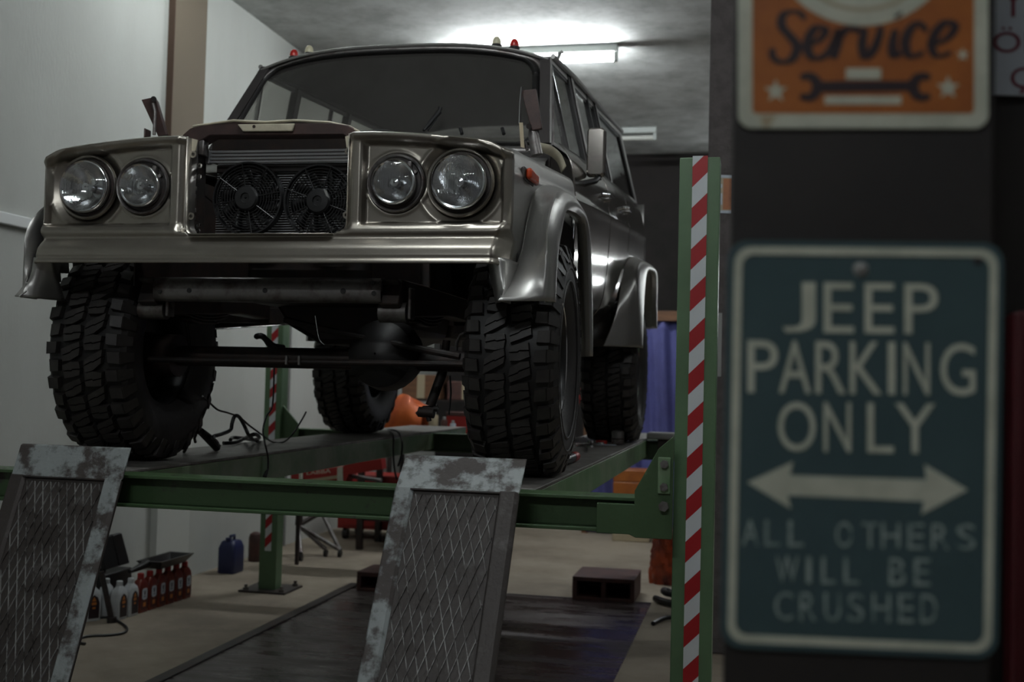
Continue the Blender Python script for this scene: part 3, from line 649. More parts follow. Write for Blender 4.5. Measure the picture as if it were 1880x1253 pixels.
MB().box((-.305, -.345, 1.110), (-.288, -.322, 1.160)).build('cooler_tank', M['alu'], rad, bevel=.003)
MB().box((-.28, -.30, 1.085), (.262, -.27, 1.112)).build('radiator_strap', M['blacksteel'], rad, bevel=.002)
MB().box((-.325, -.26, 1.13), (.30, -.20, 1.236)).build('radiator_tank', M['blacksteel'], rad, bevel=.006)
def fan(x, z, r, ph):
    o = MB().lathe([(r, -.012), (r+.006, -.012), (r+.006, .022), (r, .022), (r, -.012)], (x, -.330, z), (0, 1, 0), 48).build('cooling_fan', M['blackplastic'], car)
    b = MB()
    for k in range(1, 8):
        rr = .045+(r-.045)*k/8; b.lathe([(rr-.0011, -.012), (rr+.0011, -.012), (rr+.0011, -.008), (rr-.0011, -.008), (rr-.0011, -.012)], (x, -.330, z), (0, 1, 0), 48)
    for k in range(8):
        a = R_(k*45+ph); d = Vector((math.cos(a), 0, math.sin(a))); n = Vector((-d.z, 0, d.x))
        p0, p1 = Vector((x, -.342, z))+d*.035, Vector((x, -.342, z))+d*(r+.002)
        b.tube([p0, p1], .0026, 6)
    b.build('fan_guard', M['blackplastic'], o, smooth=0)
    MB().lathe([(.046, .012), (.046, -.018), (.040, -.026), (.018, -.028), (.016, -.022), (.004, -.022)], (x, -.330, z), (0, 1, 0), 32).build('fan_motor', M['blackplastic'], o)
    b = MB()
    for k in range(10):
        a = R_(k*36+ph); rows = []
        for t in range(6):
            rr = lerp(.045, r-.008, t/5); aa = a+t*.07
            rows.append([(x+rr*math.cos(aa-.16), -.318, z+rr*math.sin(aa-.16)), (x+rr*math.cos(aa+.16), -.300, z+rr*math.sin(aa+.16))])
        b.grid(rows)
    b.build('fan_blades', M['blackplastic'], o, solid=.002)
    return o
f1 = fan(-.137, .982, .128, 10); f2 = fan(.139, .969, .128, 25)
MB().extr([(.162, 1.010), (.175, 1.004), (.184, .978), (.174, .984)], 'Y', -.3605, -.3585).build('fan_sticker', M['grey'], f2, smooth=0)
b = MB()
for k in range(9): b.box((-.318+.002*(k % 2), -.412, .87+k*.026), (-.308+.004*(k % 3), -.402, .885+k*.026))
b.build('wiring_loom', M['dullsteel'], car, bevel=.002)
for z in (1.09, 1.05, .875, .855):
    MB().lathe([(.004, -.004), (.010, -.004), (.010, .004), (.004, .004)], (-.292, -.405, z), (0, 1, 0), 14).build('mount_bolt', M['chrome'], car)
MB().box((-.305, -.40, 1.13), (-.283, -.36, 1.185)).build('radiator_bracket', M['dullsteel'], car, bevel=.004)
b = MB(); b.tube(catmull([(.30, -.35, 1.205), (.36, -.25, 1.225), (.40, -.2, 1.215), (.43, -.15, 1.20)], 14), .010, 8); b.tube(catmull([(.28, -.30, 1.215), (.33, -.2, 1.245), (.40, -.1, 1.235), (.46, -.05, 1.2)], 14), .009, 8)
b.build('engine_hose', M['blackplastic'], car)
# engine, firewall, floor
MB().box((-.80, .60, .58), (.80, .615, 1.335)).build('firewall', M['blacksteel'], car, smooth=0)
en = MB().box((-.24, -.12, .62), (.26, .56, 1.06)).build('engine_block', M['blacksteel'], car, bevel=.03)
MB().extr([(-.22, .64), (.38, .64), (.36, .52), (.24, .475), (-.02, .475), (-.16, .55)], 'Y', .10, .62).build('oil_pan', M['blacksteel'], en, bevel=.02)
MB().extr([(-.10, .66), (.40, .66), (.38, .53), (.16, .52)], 'Y', .62, 1.7).build('gearbox', M['blacksteel'], car, bevel=.02)
rows = [[(x, y, .56+sh(y)) for x in (-.84, -.4, 0, .4, .84)] for y in (.6, 1.2, 2.05, 2.4, 3.0, 3.84)]
MB().grid(rows).build('floor_pan', M['blacksteel'], car, solid=.01)
for s in (1, -1):
    x = s*.46-.03
    fr = MB().extr([(-.40, .60), (-.36, .69), (.3, .70), (1.0, .62+sh(1)*.6), (2.2, .62+sh(2.2)*.8), (2.8, .86), (3.8, .86), (3.8, .76), (2.9, .76), (2.2, .53+sh(2.2)*.8), (1.0, .52+sh(1)*.6), (.3, .60), (-.3, .56)], 'X', x-.035, x+.035).build('frame_rail', M['blacksteel'], car, bevel=.006)
    MB().cyl((x-.05, -.335, .575), (x+.05, -.335, .575), .036, 20).build('spring_eye', M['dullsteel'], fr)
    MB().box((x+.055, -.36, .55), (x+.068, -.31, .66)).build('shackle_plate', M['dullsteel'], fr, bevel=.004)
    for yy, z0, span in ((0., .590, .40), (2.79, .60, .62)):
        b = MB()
        for k in range(5):
            L_ = span-.07*k
            pts = [(y, z0+.005+.09*(y/span)**2-.012*k) for y in [lerp(-L_, L_, i/14) for i in range(15)]]
            b.grid([[(x-.03, yy+y, z) for y, z in pts], [(x+.03, yy+y, z) for y, z in pts]])
        b.build('leaf_spring', M['blacksteel'], car, solid=.008)
# front crossmember: a curved plate with bolt holes
rows = [catmull([(x, -.37, .690), (x, -.405, .680), (x, -.415, .645), (x, -.410, .612), (x, -.385, .604)], 12) for x in [lerp(-.452, .405, k/20) for k in range(21)]]
cm = MB().grid(rows).build('crossmember', M['dullsteel'], car, solid=.004)
for x, z, r in ((-.425, .635, .008), (-.31, .640, .009), (-.02, .642, .009), (.27, .642, .010), (.382, .635, .009), (.376, .672, .008)):
    MB().cyl((x, -.4195, z), (x, -.412, z), r, 12).build('bolt_hole', M['seal'], cm)
# axles and steering
def axle(y, z, xd, name):
    a = MB().tube([(-.66, y, z), (-.4, y, z), (.4, y, z), (.72, y, z)], .040, 16).build(name, M['blacksteel'], car)
    MB().lathe([(.004, -.15), (.07, -.14), (.125, -.09), (.14, 0), (.12, .09), (.06, .13), (.004, .14)], (xd, y, z+.02), (0, 1, 0), 24).build('differential', M['seal'], a)
    for s in (-1, 1): MB().cyl((s*.60+.033, y, z), (s*.74+.033, y, z), .085, 20).build('steering_knuckle' if y < 1 else 'brake_drum', M['blacksteel'], a)
    return a
ax = axle(0, .415, .30, 'front_axle'); ar = axle(2.79, .45, .02, 'rear_axle')
MB().tube([(-.60, -.17, .395), (.0, -.18, .398), (.66, -.17, .402)], .011, 10).build('tie_rod', M['blacksteel'], ax)
MB().tube([(.62, -.14, .43), (.2, -.12, .50), (-.1, -.05, .56)], .013, 10).build('drag_link', M['blacksteel'], car)
for x in (-.02, .03): MB().box((x-.012, -.20, .385), (x-.002, -.185, .42)).build('rod_clamp', M['dullsteel'], ax, bevel=.002)
st = MB().tube([at(820, 625, 'Y', .03), at(812, 685, 'Y', .03), at(790, 745, 'Y', .03)], [.015, .019, .019], 12).build('loose_damper', M['blacksteel'], car)
b = MB(); p = at(783, 757, 'Y', .03); b.cyl(p+Vector((-.03, 0, .0)), p+Vector((.03, 0, -.004)), .020, 12); b.tube([p+Vector((-.035, 0, -.012)), p+Vector((-.01, 0, .012)), p+Vector((.045, 0, .014))], .012, 8); b.cyl(p+Vector((.005, 0, -.01)), p+Vector((.012, 0, -.035)), .010, 8)
b.build('damper_bracket', M['blacksteel'], st)
MB().box(tuple(at(797, 652, 'Y', -.02)), tuple(at(809, 632, 'Y', -.01))).build('damper_tag', M['grey'], st, smooth=0)
MB().tube([at(838, 652, 'Y', 0), at(838, 630, 'Y', 0), at(845, 616, 'Y', 0), at(856, 610, 'Y', 0)], .006, 8).build('brake_hose', M['dullsteel'], car)
MB().tube([at(826, 690, 'Y', .03), at(828, 722, 'Y', .03), at(824, 762, 'Y', .03)], .004, 6).build('brake_line', M['blackplastic'], car)
MB().tube(catmull([at(579, 580, 'Y', -.2), at(584, 612, 'Y', -.2), at(588, 626, 'Y', -.2), at(596, 633, 'Y', -.2)], 12), .0022, 6).build('bare_wire', M['chrome'], car)
MB().tube(catmull([at(468, 619, 'Y', .3), at(482, 618, 'Y', .3), at(500, 636, 'Y', .35), at(520, 640, 'Y', .4)], 12), [.008]+[.013]*5+[.016]*6, 10).build('loose_hose', M['blackplastic'], car)
# --- wheels
def block(b, poly, r0, r1, sipe=None):
    """tread block: polygon in (x, angle) raised from r0 to r1, slightly tapered"""
    cx = sum(p[0] for p in poly)/len(poly); ca = sum(p[1] for p in poly)/len(poly)
    lo = [(x, r0*math.sin(a), r0*math.cos(a)) for x, a in poly]
    hi = []
    for x, a in poly:
        x2, a2 = lerp(cx, x, .94), lerp(ca, a, .93); rr = r1-.25*max(0, abs(x2)-.08)*abs(x2)*2.2
        hi.append((x2, rr*math.sin(a2), rr*math.cos(a2)))
    b.prism(lo, hi)
def wheel(x, y, z, s, yaw, src=None):
    if src:
        w = copy_tree(src, car); w.location = Vector((x, y, z))-Vector(WL[car.name]); w.rotation_euler = (R_(random.uniform(0, 360)), 0, R_(yaw)+(0 if s > 0 else math.pi)); return w
    b = MB()
    b.cyl((-.05, 0, 0), (.055, 0, 0), .078, 28); w = b.build('wheel', M['blacksteel'], None)
    WL[w.name] = (0, 0, 0); w.parent = car; w.location = Vector((x, y, z))-Vector(WL[car.name]); w.rotation_euler = (0, 0, R_(yaw)+(0 if s > 0 else math.pi))
    b = MB(); RT = .430
    side = [(.212, .118), (.222, .128), (.250, .146), (.300, .160), (.345, .162), (.385, .152), (.402, .136)]
    for sg in (1, -1): b.lathe([(r, sg*h) for r, h in side], (0, 0, 0), (1, 0, 0), 112)
    b.cur = 2; b.lathe([(.402, -.136), (.406, -.10), (.408, 0), (.406, .10), (.402, .136)], (0, 0, 0), (1, 0, 0), 112); b.cur = 1  # groove floor coloured blacker, its shade put into the rubber
    N = 40; p = 2*math.pi/N; rnd = random.Random(3)
    for k in range(N):
        for sd in (1, -1):
            a = k*p + (0 if sd > 0 else p*.5)
            wl = .150 if k % 2 else .138                         # shoulder lugs alternate long and short and wrap round the edge
            xo = .088+(.008 if k % 2 else 0)
            lo = [(sd*xo, a-p*.36), (sd*(xo+.004), a+p*.30), (sd*wl, a+p*.36), (sd*wl, a-p*.34)]
            q0 = [(X, .405*math.sin(A), .405*math.cos(A)) for X, A in lo]
            q1 = [(X, r*math.sin(A), r*math.cos(A)) for (X, A), r in zip([(sd*(xo+.003), a-p*.32), (sd*(xo+.006), a+p*.27), (sd*(wl-.008), a+p*.33), (sd*(wl-.008), a-p*.31)], (RT, RT, RT-.010, RT-.010))]
            b.prism(q0, q1)
            e0 = [(sd*(wl-.004), (RT-.012)*math.sin(a+t), (RT-.012)*math.cos(a+t)) for t in (-p*.33, p*.35)]
            ri = .352 if k % 2 else .366
            e1 = [(sd*.166, ri*math.sin(a+t), ri*math.cos(a+t)) for t in (p*.29, -p*.27)]
            e2 = [(sd*(wl-.03), .395*math.sin(a+t), .395*math.cos(a+t)) for t in (-p*.33, p*.35)]; e3 = [(sd*.150, ri*math.sin(a+t), ri*math.cos(a+t)) for t in (p*.29, -p*.27)]
            b.prism(e2+e3, e0+e1)
            # interlocking centre blocks, each cut by a kinked sipe
            c = a+p*.22; x0, x1 = sd*.005, sd*(.083 if k % 2 else .079); xm = (x0+x1)/2; k1 = .05 if k % 2 else -.04
            sk = lambda P_: [(x, t_+p*.55*(x-xm)/.078*(1 if k % 2 else .3)) for x, t_ in P_]
            A_ = sk([(x0+sd*.004, c-p*(.40-k1)), (xm, c-p*(.45-k1)), (x1, c-p*(.38+k1)), (x1-sd*.003, c-p*.05), (xm, c-p*.0), (xm-sd*.006, c-p*.06), (x0, c-p*.03)])
            B_ = sk([(x0, c+p*.02), (xm-sd*.006, c-p*.01), (xm, c+p*.05), (x1-sd*.003, c+p*.0), (x1-sd*.006, c+p*(.36-k1)), (xm, c+p*(.43+k1)), (x0+sd*.004, c+p*(.36+k1))])
            for P_ in (A_, B_): block(b, P_, .404, RT)
    b.cur = 0; b.lathe([(.285, .1605), (.288, .1635), (.292, .1635), (.295, .1608)], (0, 0, 0), (1, 0, 0), 80); b.lathe([(.332, .1625), (.335, .165), (.339, .165), (.342, .1625)], (0, 0, 0), (1, 0, 0), 80)
    b.build('tire', [M['rubber'], M['lug'], M['seal']], w, smooth=28)
    rim = MB().lathe([(.206, -.112), (.219, -.118), (.219, -.112), (.206, -.10), (.195, -.06), (.192, .05), (.200, .085), (.203, .108), (.214, .118), (.2205, .118), (.2205, .123), (.211, .124), (.200, .112), (.186, .07), (.180, .02), (.174, -.012), (.120, -.008), (.080, .020), (.052, .022), (.050, -.02)], (0, 0, 0), (1, 0, 0), 72).build('rim', M['blackplastic'], w, smooth=40)
    MB().lathe([(.2125, .1235), (.217, .1265), (.2212, .1235)], (0, 0, 0), (1, 0, 0), 72).build('rim_lip', M['chrome'], w)
    b = MB()
    for k in range(6):
        a = R_(60*k); b.cyl((.0, .10*math.sin(a), .10*math.cos(a)), (.022, .10*math.sin(a), .10*math.cos(a)), .011, 6)
    b.build('lug_nuts', M['dullsteel'], w, smooth=20)
    MB().lathe([(.045, .02), (.042, .055), (.030, .066), (.003, .068)], (0, 0, 0), (1, 0, 0), 24).build('hub_cap', M['blacksteel'], w)
    return w
w0 = wheel(.838, 0, .430, 1, 2.5)
wheel(-.74, 0, .430, -1, 2.5, w0)
wheel(.835, 2.79, .430, 1, 0, w0)
wheel(-.82, 2.79, .430, -1, 0, w0)

# ------------------------------------------------------------------ signs by the entrance
PN = Vector((math.sin(R_(6.5)), -math.cos(R_(6.5)), 0)); PU = Vector((math.cos(R_(6.5)), math.sin(R_(6.5)), 0)); PO = Vector((1.635, -2.85, 0))
def onp(px, py, h=0., o=None):
    """point of the sign plane the photo shows at (px, py), lifted h off it"""
    d = Fv + Rv*((px-940)/FPX) - Uv*((py-626.5)/FPX); c = Vector((CX, CY, CZ)); o = PO if o is None else o
    return c + d*((o-c).dot(PN)/d.dot(PN)) + PN*h
def poly_on(b, pts, h0, h1, o=None):
    q = [onp(x, y, h0, o) for x, y in pts]; return b.prism(q, [v+PN*(h1-h0) for v in q])
def ring_on(b, outer, inner, h0, h1, o=None):
    rows = [[onp(x, y, h0, o) for x, y in outer+outer[:1]], [onp(x, y, h1, o) for x, y in outer+outer[:1]], [onp(x, y, h1, o) for x, y in inner+inner[:1]], [onp(x, y, h0, o) for x, y in inner+inner[:1]]]
    return b.grid(rows)
def rr(x0, y0, x1, y1, r): return rrect(x0, y0, x1, y1, r, 8)
def warp(pts, c):
    """unit-rectangle corners c (tl, tr, br, bl) bend a straight layout to the sheet's own edges"""
    x0, y0, x1, y1 = c[4]; out = []
    for x, y in pts:
        u, v = (x-x0)/(x1-x0), (y-y0)/(y1-y0)
        out.append((lerp(lerp(c[0][0], c[1][0], u), lerp(c[3][0], c[2][0], u), v), lerp(lerp(c[0][1], c[1][1], u), lerp(c[3][1], c[2][1], u), v)))
    return out
def glyphs(txt):
    cu = bpy.data.curves.new('lettering', 'FONT'); cu.body = txt; cu.resolution_u = 4; ob = bpy.data.objects.new('lettering', cu); COL.objects.link(ob)
    dg = bpy.context.evaluated_depsgraph_get(); me = bpy.data.meshes.new_from_object(ob.evaluated_get(dg))
    vs = [(v.co.x, v.co.y) for v in me.vertices]; fs = [tuple(p.vertices) for p in me.polygons]
    bpy.data.objects.remove(ob); bpy.data.curves.remove(cu); bpy.data.meshes.remove(me); return vs, fs
def text_mesh(txt, place):
    """flat lettering scaled to a unit box, each point put down by place(u, v)"""
    vs, fs = glyphs(txt); x0 = min(v[0] for v in vs); x1 = max(v[0] for v in vs); y0 = min(v[1] for v in vs); y1 = max(v[1] for v in vs)
    return MB().add([place((x-x0)/(x1-x0), (y-y0)/(y1-y0)) for x, y in vs], fs)
def text_on(txt, box, h, name, m, par, o=None, slope=0., w=.0007):
    x0, y0, x1, y1 = box
    t = text_mesh(txt, lambda u, v: onp(lerp(x0, x1, u), lerp(y1, y0, v)+slope*(u-.5)*(x1-x0), h, o))
    ob = t.build(name, m, par, smooth=0); md = ob.modifiers.new('thickness', 'SOLIDIFY'); md.thickness = w; md.offset = 0; return ob

cl, cr = onp(1338, 626, -.004), onp(1826, 626, -.004); bk = Vector((.012, .22, 0))
foot = [(p.x, p.y) for p in (cl, cr, cr+bk-Vector((.03, 0, 0)), cl+bk)]
column = tag(MB().extr(foot, 'Z', ZF, ZC).build('steel_column', M['black'], smooth=0, bevel=.004), 'black painted column that carries the enamel signs', 'column')
# parking sign
sgn = thing('parking_sign', tuple(onp(1585, 1200)), 'teal enamel parking sign with big pale letters and a double-headed arrow', 'sign')
C4 = ((1336, 441), (1844, 446), (1832, 1212), (1322, 1190), (0, 0, 500, 760))
b = MB(); poly_on(b, warp(rr(0, 0, 500, 760, 38), C4), -.003, .0005); b.build('sign_plate', M['teal'], sgn, smooth=30, bevel=.0008)
b = MB(); ring_on(b, warp(rr(12, 12, 488, 748, 32), C4), warp(rr(27, 27, 473, 733, 22), C4), .0005, .0022); b.build('border', M['bone'], sgn, smooth=30)
b = MB(); ring_on(b, warp(rr(1, 1, 499, 759, 38), C4), warp(rr(12, 12, 488, 748, 32), C4), .0005, .0016); b.build('rolled_edge', M['teal'], sgn, smooth=60)
def sign_line(word, spans, y0, y1, drop, m, h, lab=None):
    for ch, (x0, x1) in zip(word, spans):
        dy = drop*((x0+x1)/2-1580)/400; o = text_on(ch, (x0, y0+dy, x1, y1+dy), h, 'letter', m, sgn, slope=drop/400)
        if lab: o['label'] = lab
sign_line('JEEP', ((1437, 1497), (1512, 1567), (1587, 1641), (1660, 1722)), 520, 612, 5, M['bone'], .0012)
sign_line('PARKING', ((1372, 1428), (1430, 1488), (1497, 1552), (1560, 1618), (1630, 1643), (1658, 1706), (1726, 1790)), 628, 724, 6, M['bone'], .0012)
sign_line('ONLY', ((1428, 1497), (1512, 1562), (1592, 1640), (1643, 1716)), 740, 831, 6, M['bone'], .0012)
sign_line('ALLOTHERS', ((1362, 1393), (1404, 1431), (1447, 1475), (1534, 1565), (1582, 1612), (1618, 1652), (1666, 1696), (1710, 1742), (1756, 1790)), 959, 1006, 8, M['wornletter'], .0010, 'small worn letter')
sign_line('WILLBE', ((1424, 1466), (1480, 1489), (1508, 1534), (1549, 1577), (1632, 1662), (1678, 1708)), 1024, 1073, 8, M['wornletter'], .0010, 'small worn letter')
sign_line('CRUSHED', ((1422, 1456), (1468, 1498), (1513, 1543), (1556, 1586), (1601, 1634), (1649, 1677), (1690, 1720)), 1090, 1142, 8, M['wornletter'], .0010, 'small worn letter')
b = MB(); poly_on(b, [(1372, 886), (1456, 848), (1450, 873), (1700, 881), (1697, 853), (1776, 900), (1691, 945), (1696, 921), (1446, 910), (1452, 935)], .0005, .0014); b.build('arrow', M['bone'], sgn, smooth=0)
MB().lathe([(.001, .006), (.005, .0045), (.0075, .001), (.0085, 0)], onp(1580, 495, .0005), PN, 16).build('fixing_bolt', M['grey'], sgn)
MB().lathe([(.001, .002), (.004, .001), (.0045, 0)], onp(1795, 480, .0005), PN, 12).build('fixing_hole', M['ink'], sgn)
# service sign, its top above the frame
sv = thing('service_sign', tuple(onp(1587, 235)), 'orange enamel service sign with dark script and an open-ended spanner', 'sign')
b = MB(); poly_on(b, rr(1355, -330, 1815, 236, 26), -.003, .0005); b.build('sign_plate', M['bone'], sv, smooth=30, bevel=.0008)
b = MB(); poly_on(b, rr(1381, -304, 1788, 209, 8), .0005, .0009); b.build('orange_field', M['orange'], sv, smooth=0)
circ = lambda cx, cy, r, n=64: [(cx+r*math.cos(2*math.pi*k/n), cy+r*math.sin(2*math.pi*k/n)) for k in range(n)]
b = MB(); poly_on(b, circ(1583, -128, 176), .0009, .0012); b.build('roundel', M['bone'], sv, smooth=0)
b = MB(); ring_on(b, circ(1583, -128, 150), circ(1583, -128, 143), .0009, .0015); b.build('roundel_ring', M['tan'], sv, smooth=0)
def strokes(lines, w, name, m, par, h=.0016, sc=3.357, ox=1320):
    b = MB()
    for ln in lines:
        P = catmull([(x/sc+ox, y/sc, 0) for x, y in ln], 8*len(ln)); n = len(P); L_, R2 = [], []
        for i, p in enumerate(P):
            t = (P[min(i+1, n-1)]-P[max(i-1, 0)]).normalized(); nn = Vector((-t.y, t.x, 0)); ww = w*(.45+.55*abs(t.y))*(.6+.4*math.sin(math.pi*min(1, max(0, i/(n-1)))))
            L_.append(onp(p.x+nn.x*ww, p.y+nn.y*ww, h)); R2.append(onp(p.x-nn.x*ww, p.y-nn.y*ww, h))
        b.grid([L_, R2])
    ob = b.build(name, m, par, smooth=0); md = ob.modifiers.new('thickness', 'SOLIDIFY'); md.thickness = .0007; md.offset = 0; return ob
strokes([[(530, 120), (480, 75), (400, 90), (385, 160), (440, 230), (480, 290), (450, 365), (380, 385), (330, 350), (330, 300)],
         [(550, 280), (620, 245), (655, 190), (600, 172), (555, 230), (545, 310), (590, 362), (670, 330), (720, 230), (735, 180)],
         [(735, 180), (728, 260), (705, 365)], [(728, 250), (775, 190), (830, 180), (850, 200)],
         [(850, 195), (890, 190), (880, 280), (900, 352), (950, 310), (985, 225), (995, 165)],
         [(1085, 185), (1068, 270), (1075, 345), (1120, 325)],
         [(1280, 195), (1225, 145), (1165, 200), (1145, 285), (1180, 350), (1260, 325)],
         [(1310, 280), (1400, 240), (1452, 170), (1400, 140), (1335, 200), (1308, 290), (1345, 350), (1430, 325)], [(1098, 88), (1108, 102)]], 9.5, 'script_lettering', M['ink'], sv)
b = MB(); poly_on(b, [(1502, 150), (1668, 149), (1668, 168), (1502, 170)], .0009, .0016); b.build('spanner_shaft', M['ink'], sv, smooth=0)
for cx, a0 in ((1484, 180), (1692, 0)):
    b = MB(); o_, i_ = [], []
    for k in range(25):
        a = R_(a0+50+260*k/24); o_.append((cx+24*math.cos(a)*1.1, 160+27*math.sin(a))); i_.append((cx+(5 if a0 else -5)*-1+11*math.cos(a), 160+13*math.sin(a)))
    b.grid([[onp(x, y, .0014) for x, y in o_], [onp(x, y, .0014) for x, y in i_]]); b.build('spanner_jaw', M['ink'], sv, smooth=0, solid=.0008)
star = lambda cx, cy, r: [(cx+(r if k % 2 == 0 else r*.42)*math.sin(k*math.pi/5), cy-(r if k % 2 == 0 else r*.42)*math.cos(k*math.pi/5)) for k in range(10)]
for cx, cy, r in ((1424, 168, 22), (1740, 162, 22), (1767, 101, 12)):
    b = MB(); poly_on(b, star(cx, cy, r), .0009, .0014); b.build('star', M['bone'], sv, smooth=0)
for x0, x1, y0, y1 in ((1553, 1617, 126, 146), (1514, 1654, 177, 192)):
    b = MB(); poly_on(b, [(x0, y0), (x1, y0), (x1, y1), (x0, y1)], .0009, .0014); b.build('pale_strip', M['bone'], sv, smooth=0)
b = MB(); poly_on(b, [(1395, 213), (1425, 212), (1412, 234), (1400, 233)], .0005, .0009); b.build('rust_chip', M['tan'], sv, smooth=0)
# notice board further back and the red cabinet below it
o2 = Vector((2.0, -2.30, 0))
nt_ = thing('notice_board', tuple(onp(1850, 172, 0, o2)), 'white notice board with dark red capitals on the dark partition', 'notice')
b = MB(); poly_on(b, [(1822, -140), (2300, -140), (2300, 190), (1822, 174)], -.004, .0, o2); b.build('board', M['noticewhite'], nt_, smooth=0, bevel=.001)
text_on('YA', (1838, -22, 1930, 31), .0006, 'lettering', M['noticered'], nt_, o2); text_on('ÖN', (1823, 50, 1925, 97), .0006, 'lettering', M['noticered'], nt_, o2); text_on('Ç', (1855, 124, 1896, 172), .0006, 'lettering', M['noticered'], nt_, o2)
rc = thing('metal_cabinet', (2.3, -2.42, ZF), 'dark red enamelled cabinet standing against the dark partition', 'cabinet')
p = onp(1864, 570, 0, Vector((2.0, -2.36, 0)))
MB().box((p.x, p.y, ZF+.05), (p.x+.60, -2.285, p.z)).build('body', M['redcab'], rc, bevel=.008); MB().box((p.x+.02, p.y+.01, ZF), (p.x+.58, -2.285, ZF+.05)).build('plinth', M['blackplastic'], rc, smooth=0)
MB().box((p.x+.02, p.y-.012, ZF+.08), (p.x+.58, p.y, p.z-.03)).build('door', M['redcab'], rc, bevel=.004)
# poster on the grey pillar, papers below it
pt = thing('poster', tuple(at(1330, 390, 'Y', 2.39)), 'small brown and white poster stuck on the grey pillar', 'poster')
def flat(pts, y, m, name, par, t=.003):
    q = [at(x, y_, 'Y', y) for x, y_ in pts]; return MB().prism(q, [v+Vector((0, t, 0)) for v in q]).build(name, m, par, smooth=0)
flat([(1306, 321), (1344, 322), (1343, 392), (1305, 391)], 2.395, M['tan'], 'sheet', pt, .004)
for q, m in (([(1306, 321), (1344, 322), (1344, 327), (1306, 326)], 'noticewhite'), ([(1305, 386), (1343, 387), (1343, 392), (1305, 391)], 'noticewhite'), ([(1328, 328), (1344, 328), (1343, 385), (1327, 385)], 'orange'), ([(1308, 354), (1326, 355), (1326, 376), (1308, 376)], 'noticewhite'), ([(1308, 338), (1326, 338), (1326, 345), (1308, 345)], 'noticewhite')):
    flat(q, 2.393, M[m], 'print', pt, .002)
pr = tag(flat([(1308, 575), (1326, 575), (1324, 692), (1306, 692)], 2.395, M['grey'], 'hanging_sheet', None, .004), 'dull grey sheet hanging low on the grey pillar beside the striped post', 'sheet')

# ------------------------------------------------------------------ along the white wall
G = 'red oil bottles in a row by the wall'
def red_bottle():
    t = thing('oil_bottle', (0, 0, 0), '', 'bottle', G)
    body = [rrect(-.048+i, -.031+i*.6, .048-i, .031-i*.6, .014) for i in (0, 0)]
    b = MB(); secs = [(0, .046, .030), (.008, .049, .032), (.150, .049, .032), (.178, .045, .029), (.198, .030, .022), (.206, .018, .018), (.212, .018, .018)]
    b.grid([[(Vector((v, u, z))) for u, v in (rrect(-w, -d, w, d, min(w, d)*.45)+rrect(-w, -d, w, d, min(w, d)*.45)[:1])] for z, w, d in secs])
    b.build('bottle_body', M['redbottle'], t, smooth=50)
    MB().lathe([(.019, .210), (.020, .214), (.020, .238), (.017, .242), (.001, .242)], (0, 0, 0), (0, 0, 1), 20).build('cap', M['redsteel'], t)
    lb = MB().extr(rrect(-.038, .018, .038, .145, .008), 'X', .0325, .0332).build('label_panel', M['brownlabel'], t, smooth=0)
    MB().extr(rrect(-.026, .080, .026, .150, .015), 'X', .0332, .0342).build('emblem', M['noticewhite'], lb, smooth=0)
    b = MB(); b.extr([(-.012, .136), (-.004, .136), (.001, .112), (-.002, .104)], 'X', .0342, .0347); b.extr([(.012, .136), (.005, .136), (-.001, .112), (.002, .104)], 'X', .0342, .0347); b.extr([(-.010, .100), (.010, .100), (.010, .095), (-.010, .095)], 'X', .0342, .0347)
    b.build('emblem_mark', M['ink'], lb, smooth=0)
    b = MB(); b.extr([(-.006, .080), (.006, .080), (0, .072)], 'X', .0332, .034); b.extr([(-.014, .062), (.014, .062), (.014, .036), (-.014, .036)], 'X', .0332, .0336); b.build('small_print', M['orangeprint'], lb, smooth=0)
    return t
rb = red_bottle()
where = ['nearest the white bottles', 'second from the white bottles', 'third from the white bottles', 'fourth from the white bottles', 'next to last before the bare wall', 'last before the bare wall corner']
for k in range(6):
    o = rb if k == 0 else copy_tree(rb); o.location = (-2.075+.006*k, 2.40+.101*k, ZF); o.rotation_euler = (0, 0, R_(-4+2*(k % 3))); o['label'] = 'red oil bottle with white emblem, '+where[k]
def white_bottle():
    t = thing('plastic_bottle', (0, 0, 0), '', 'bottle', 'white oil bottles by the ramp'); b = MB()
    secs = [(0, .044, .030), (.006, .047, .033), (.150, .047, .033), (.176, .040, .028), (.194, .020, .019), (.202, .017, .017)]
    b.grid([[Vector((v, u, z)) for u, v in (rrect(-w, -d, w, d, min(w, d)*.45)+rrect(-w, -d, w, d, min(w, d)*.45)[:1])] for z, w, d in secs]); b.build('bottle_body', M['whiteplastic'], t, smooth=50)
    MB().lathe([(.018, .200), (.019, .204), (.019, .226), (.016, .230), (.001, .230)], (0, 0, 0), (0, 0, 1), 20).build('cap', M['whiteplastic'], t)
    lb = MB().extr([(-.032, .016), (.032, .016), (.034, .105), (.022, .140), (0, .155), (-.022, .140), (-.034, .105)], 'X', .0335, .0345).build('label_panel', M['ink'], t, smooth=0)
    b = MB(); b.extr([(-.014, .118), (.014, .118), (.002, .142), (-.002, .142)], 'X', .0345, .035); b.extr(rrect(-.015, .095, .015, .112, .004), 'X', .0345, .035); b.extr(rrect(-.010, .072, .010, .084, .003), 'X', .0345, .035); b.build('small_print', M['orangeprint'], lb, smooth=0)
    return t
wb = white_bottle()
for k, (x, y, r, lab) in enumerate(((-2.085, 2.175, -6, 'white oil bottle with dark label beside the dark prop bar'), (-2.075, 2.285, -3, 'white oil bottle touching the first red bottle'), (-2.20, 2.22, 10, 'white oil bottle half hidden behind the prop bar'), (-2.215, 2.09, -35, 'white oil bottle with orange print seen past the ramp edge'))):
    o = wb if k == 0 else copy_tree(wb); o.location = (x, y, ZF); o.rotation_euler = (0, 0, R_(r)); o['label'] = lab
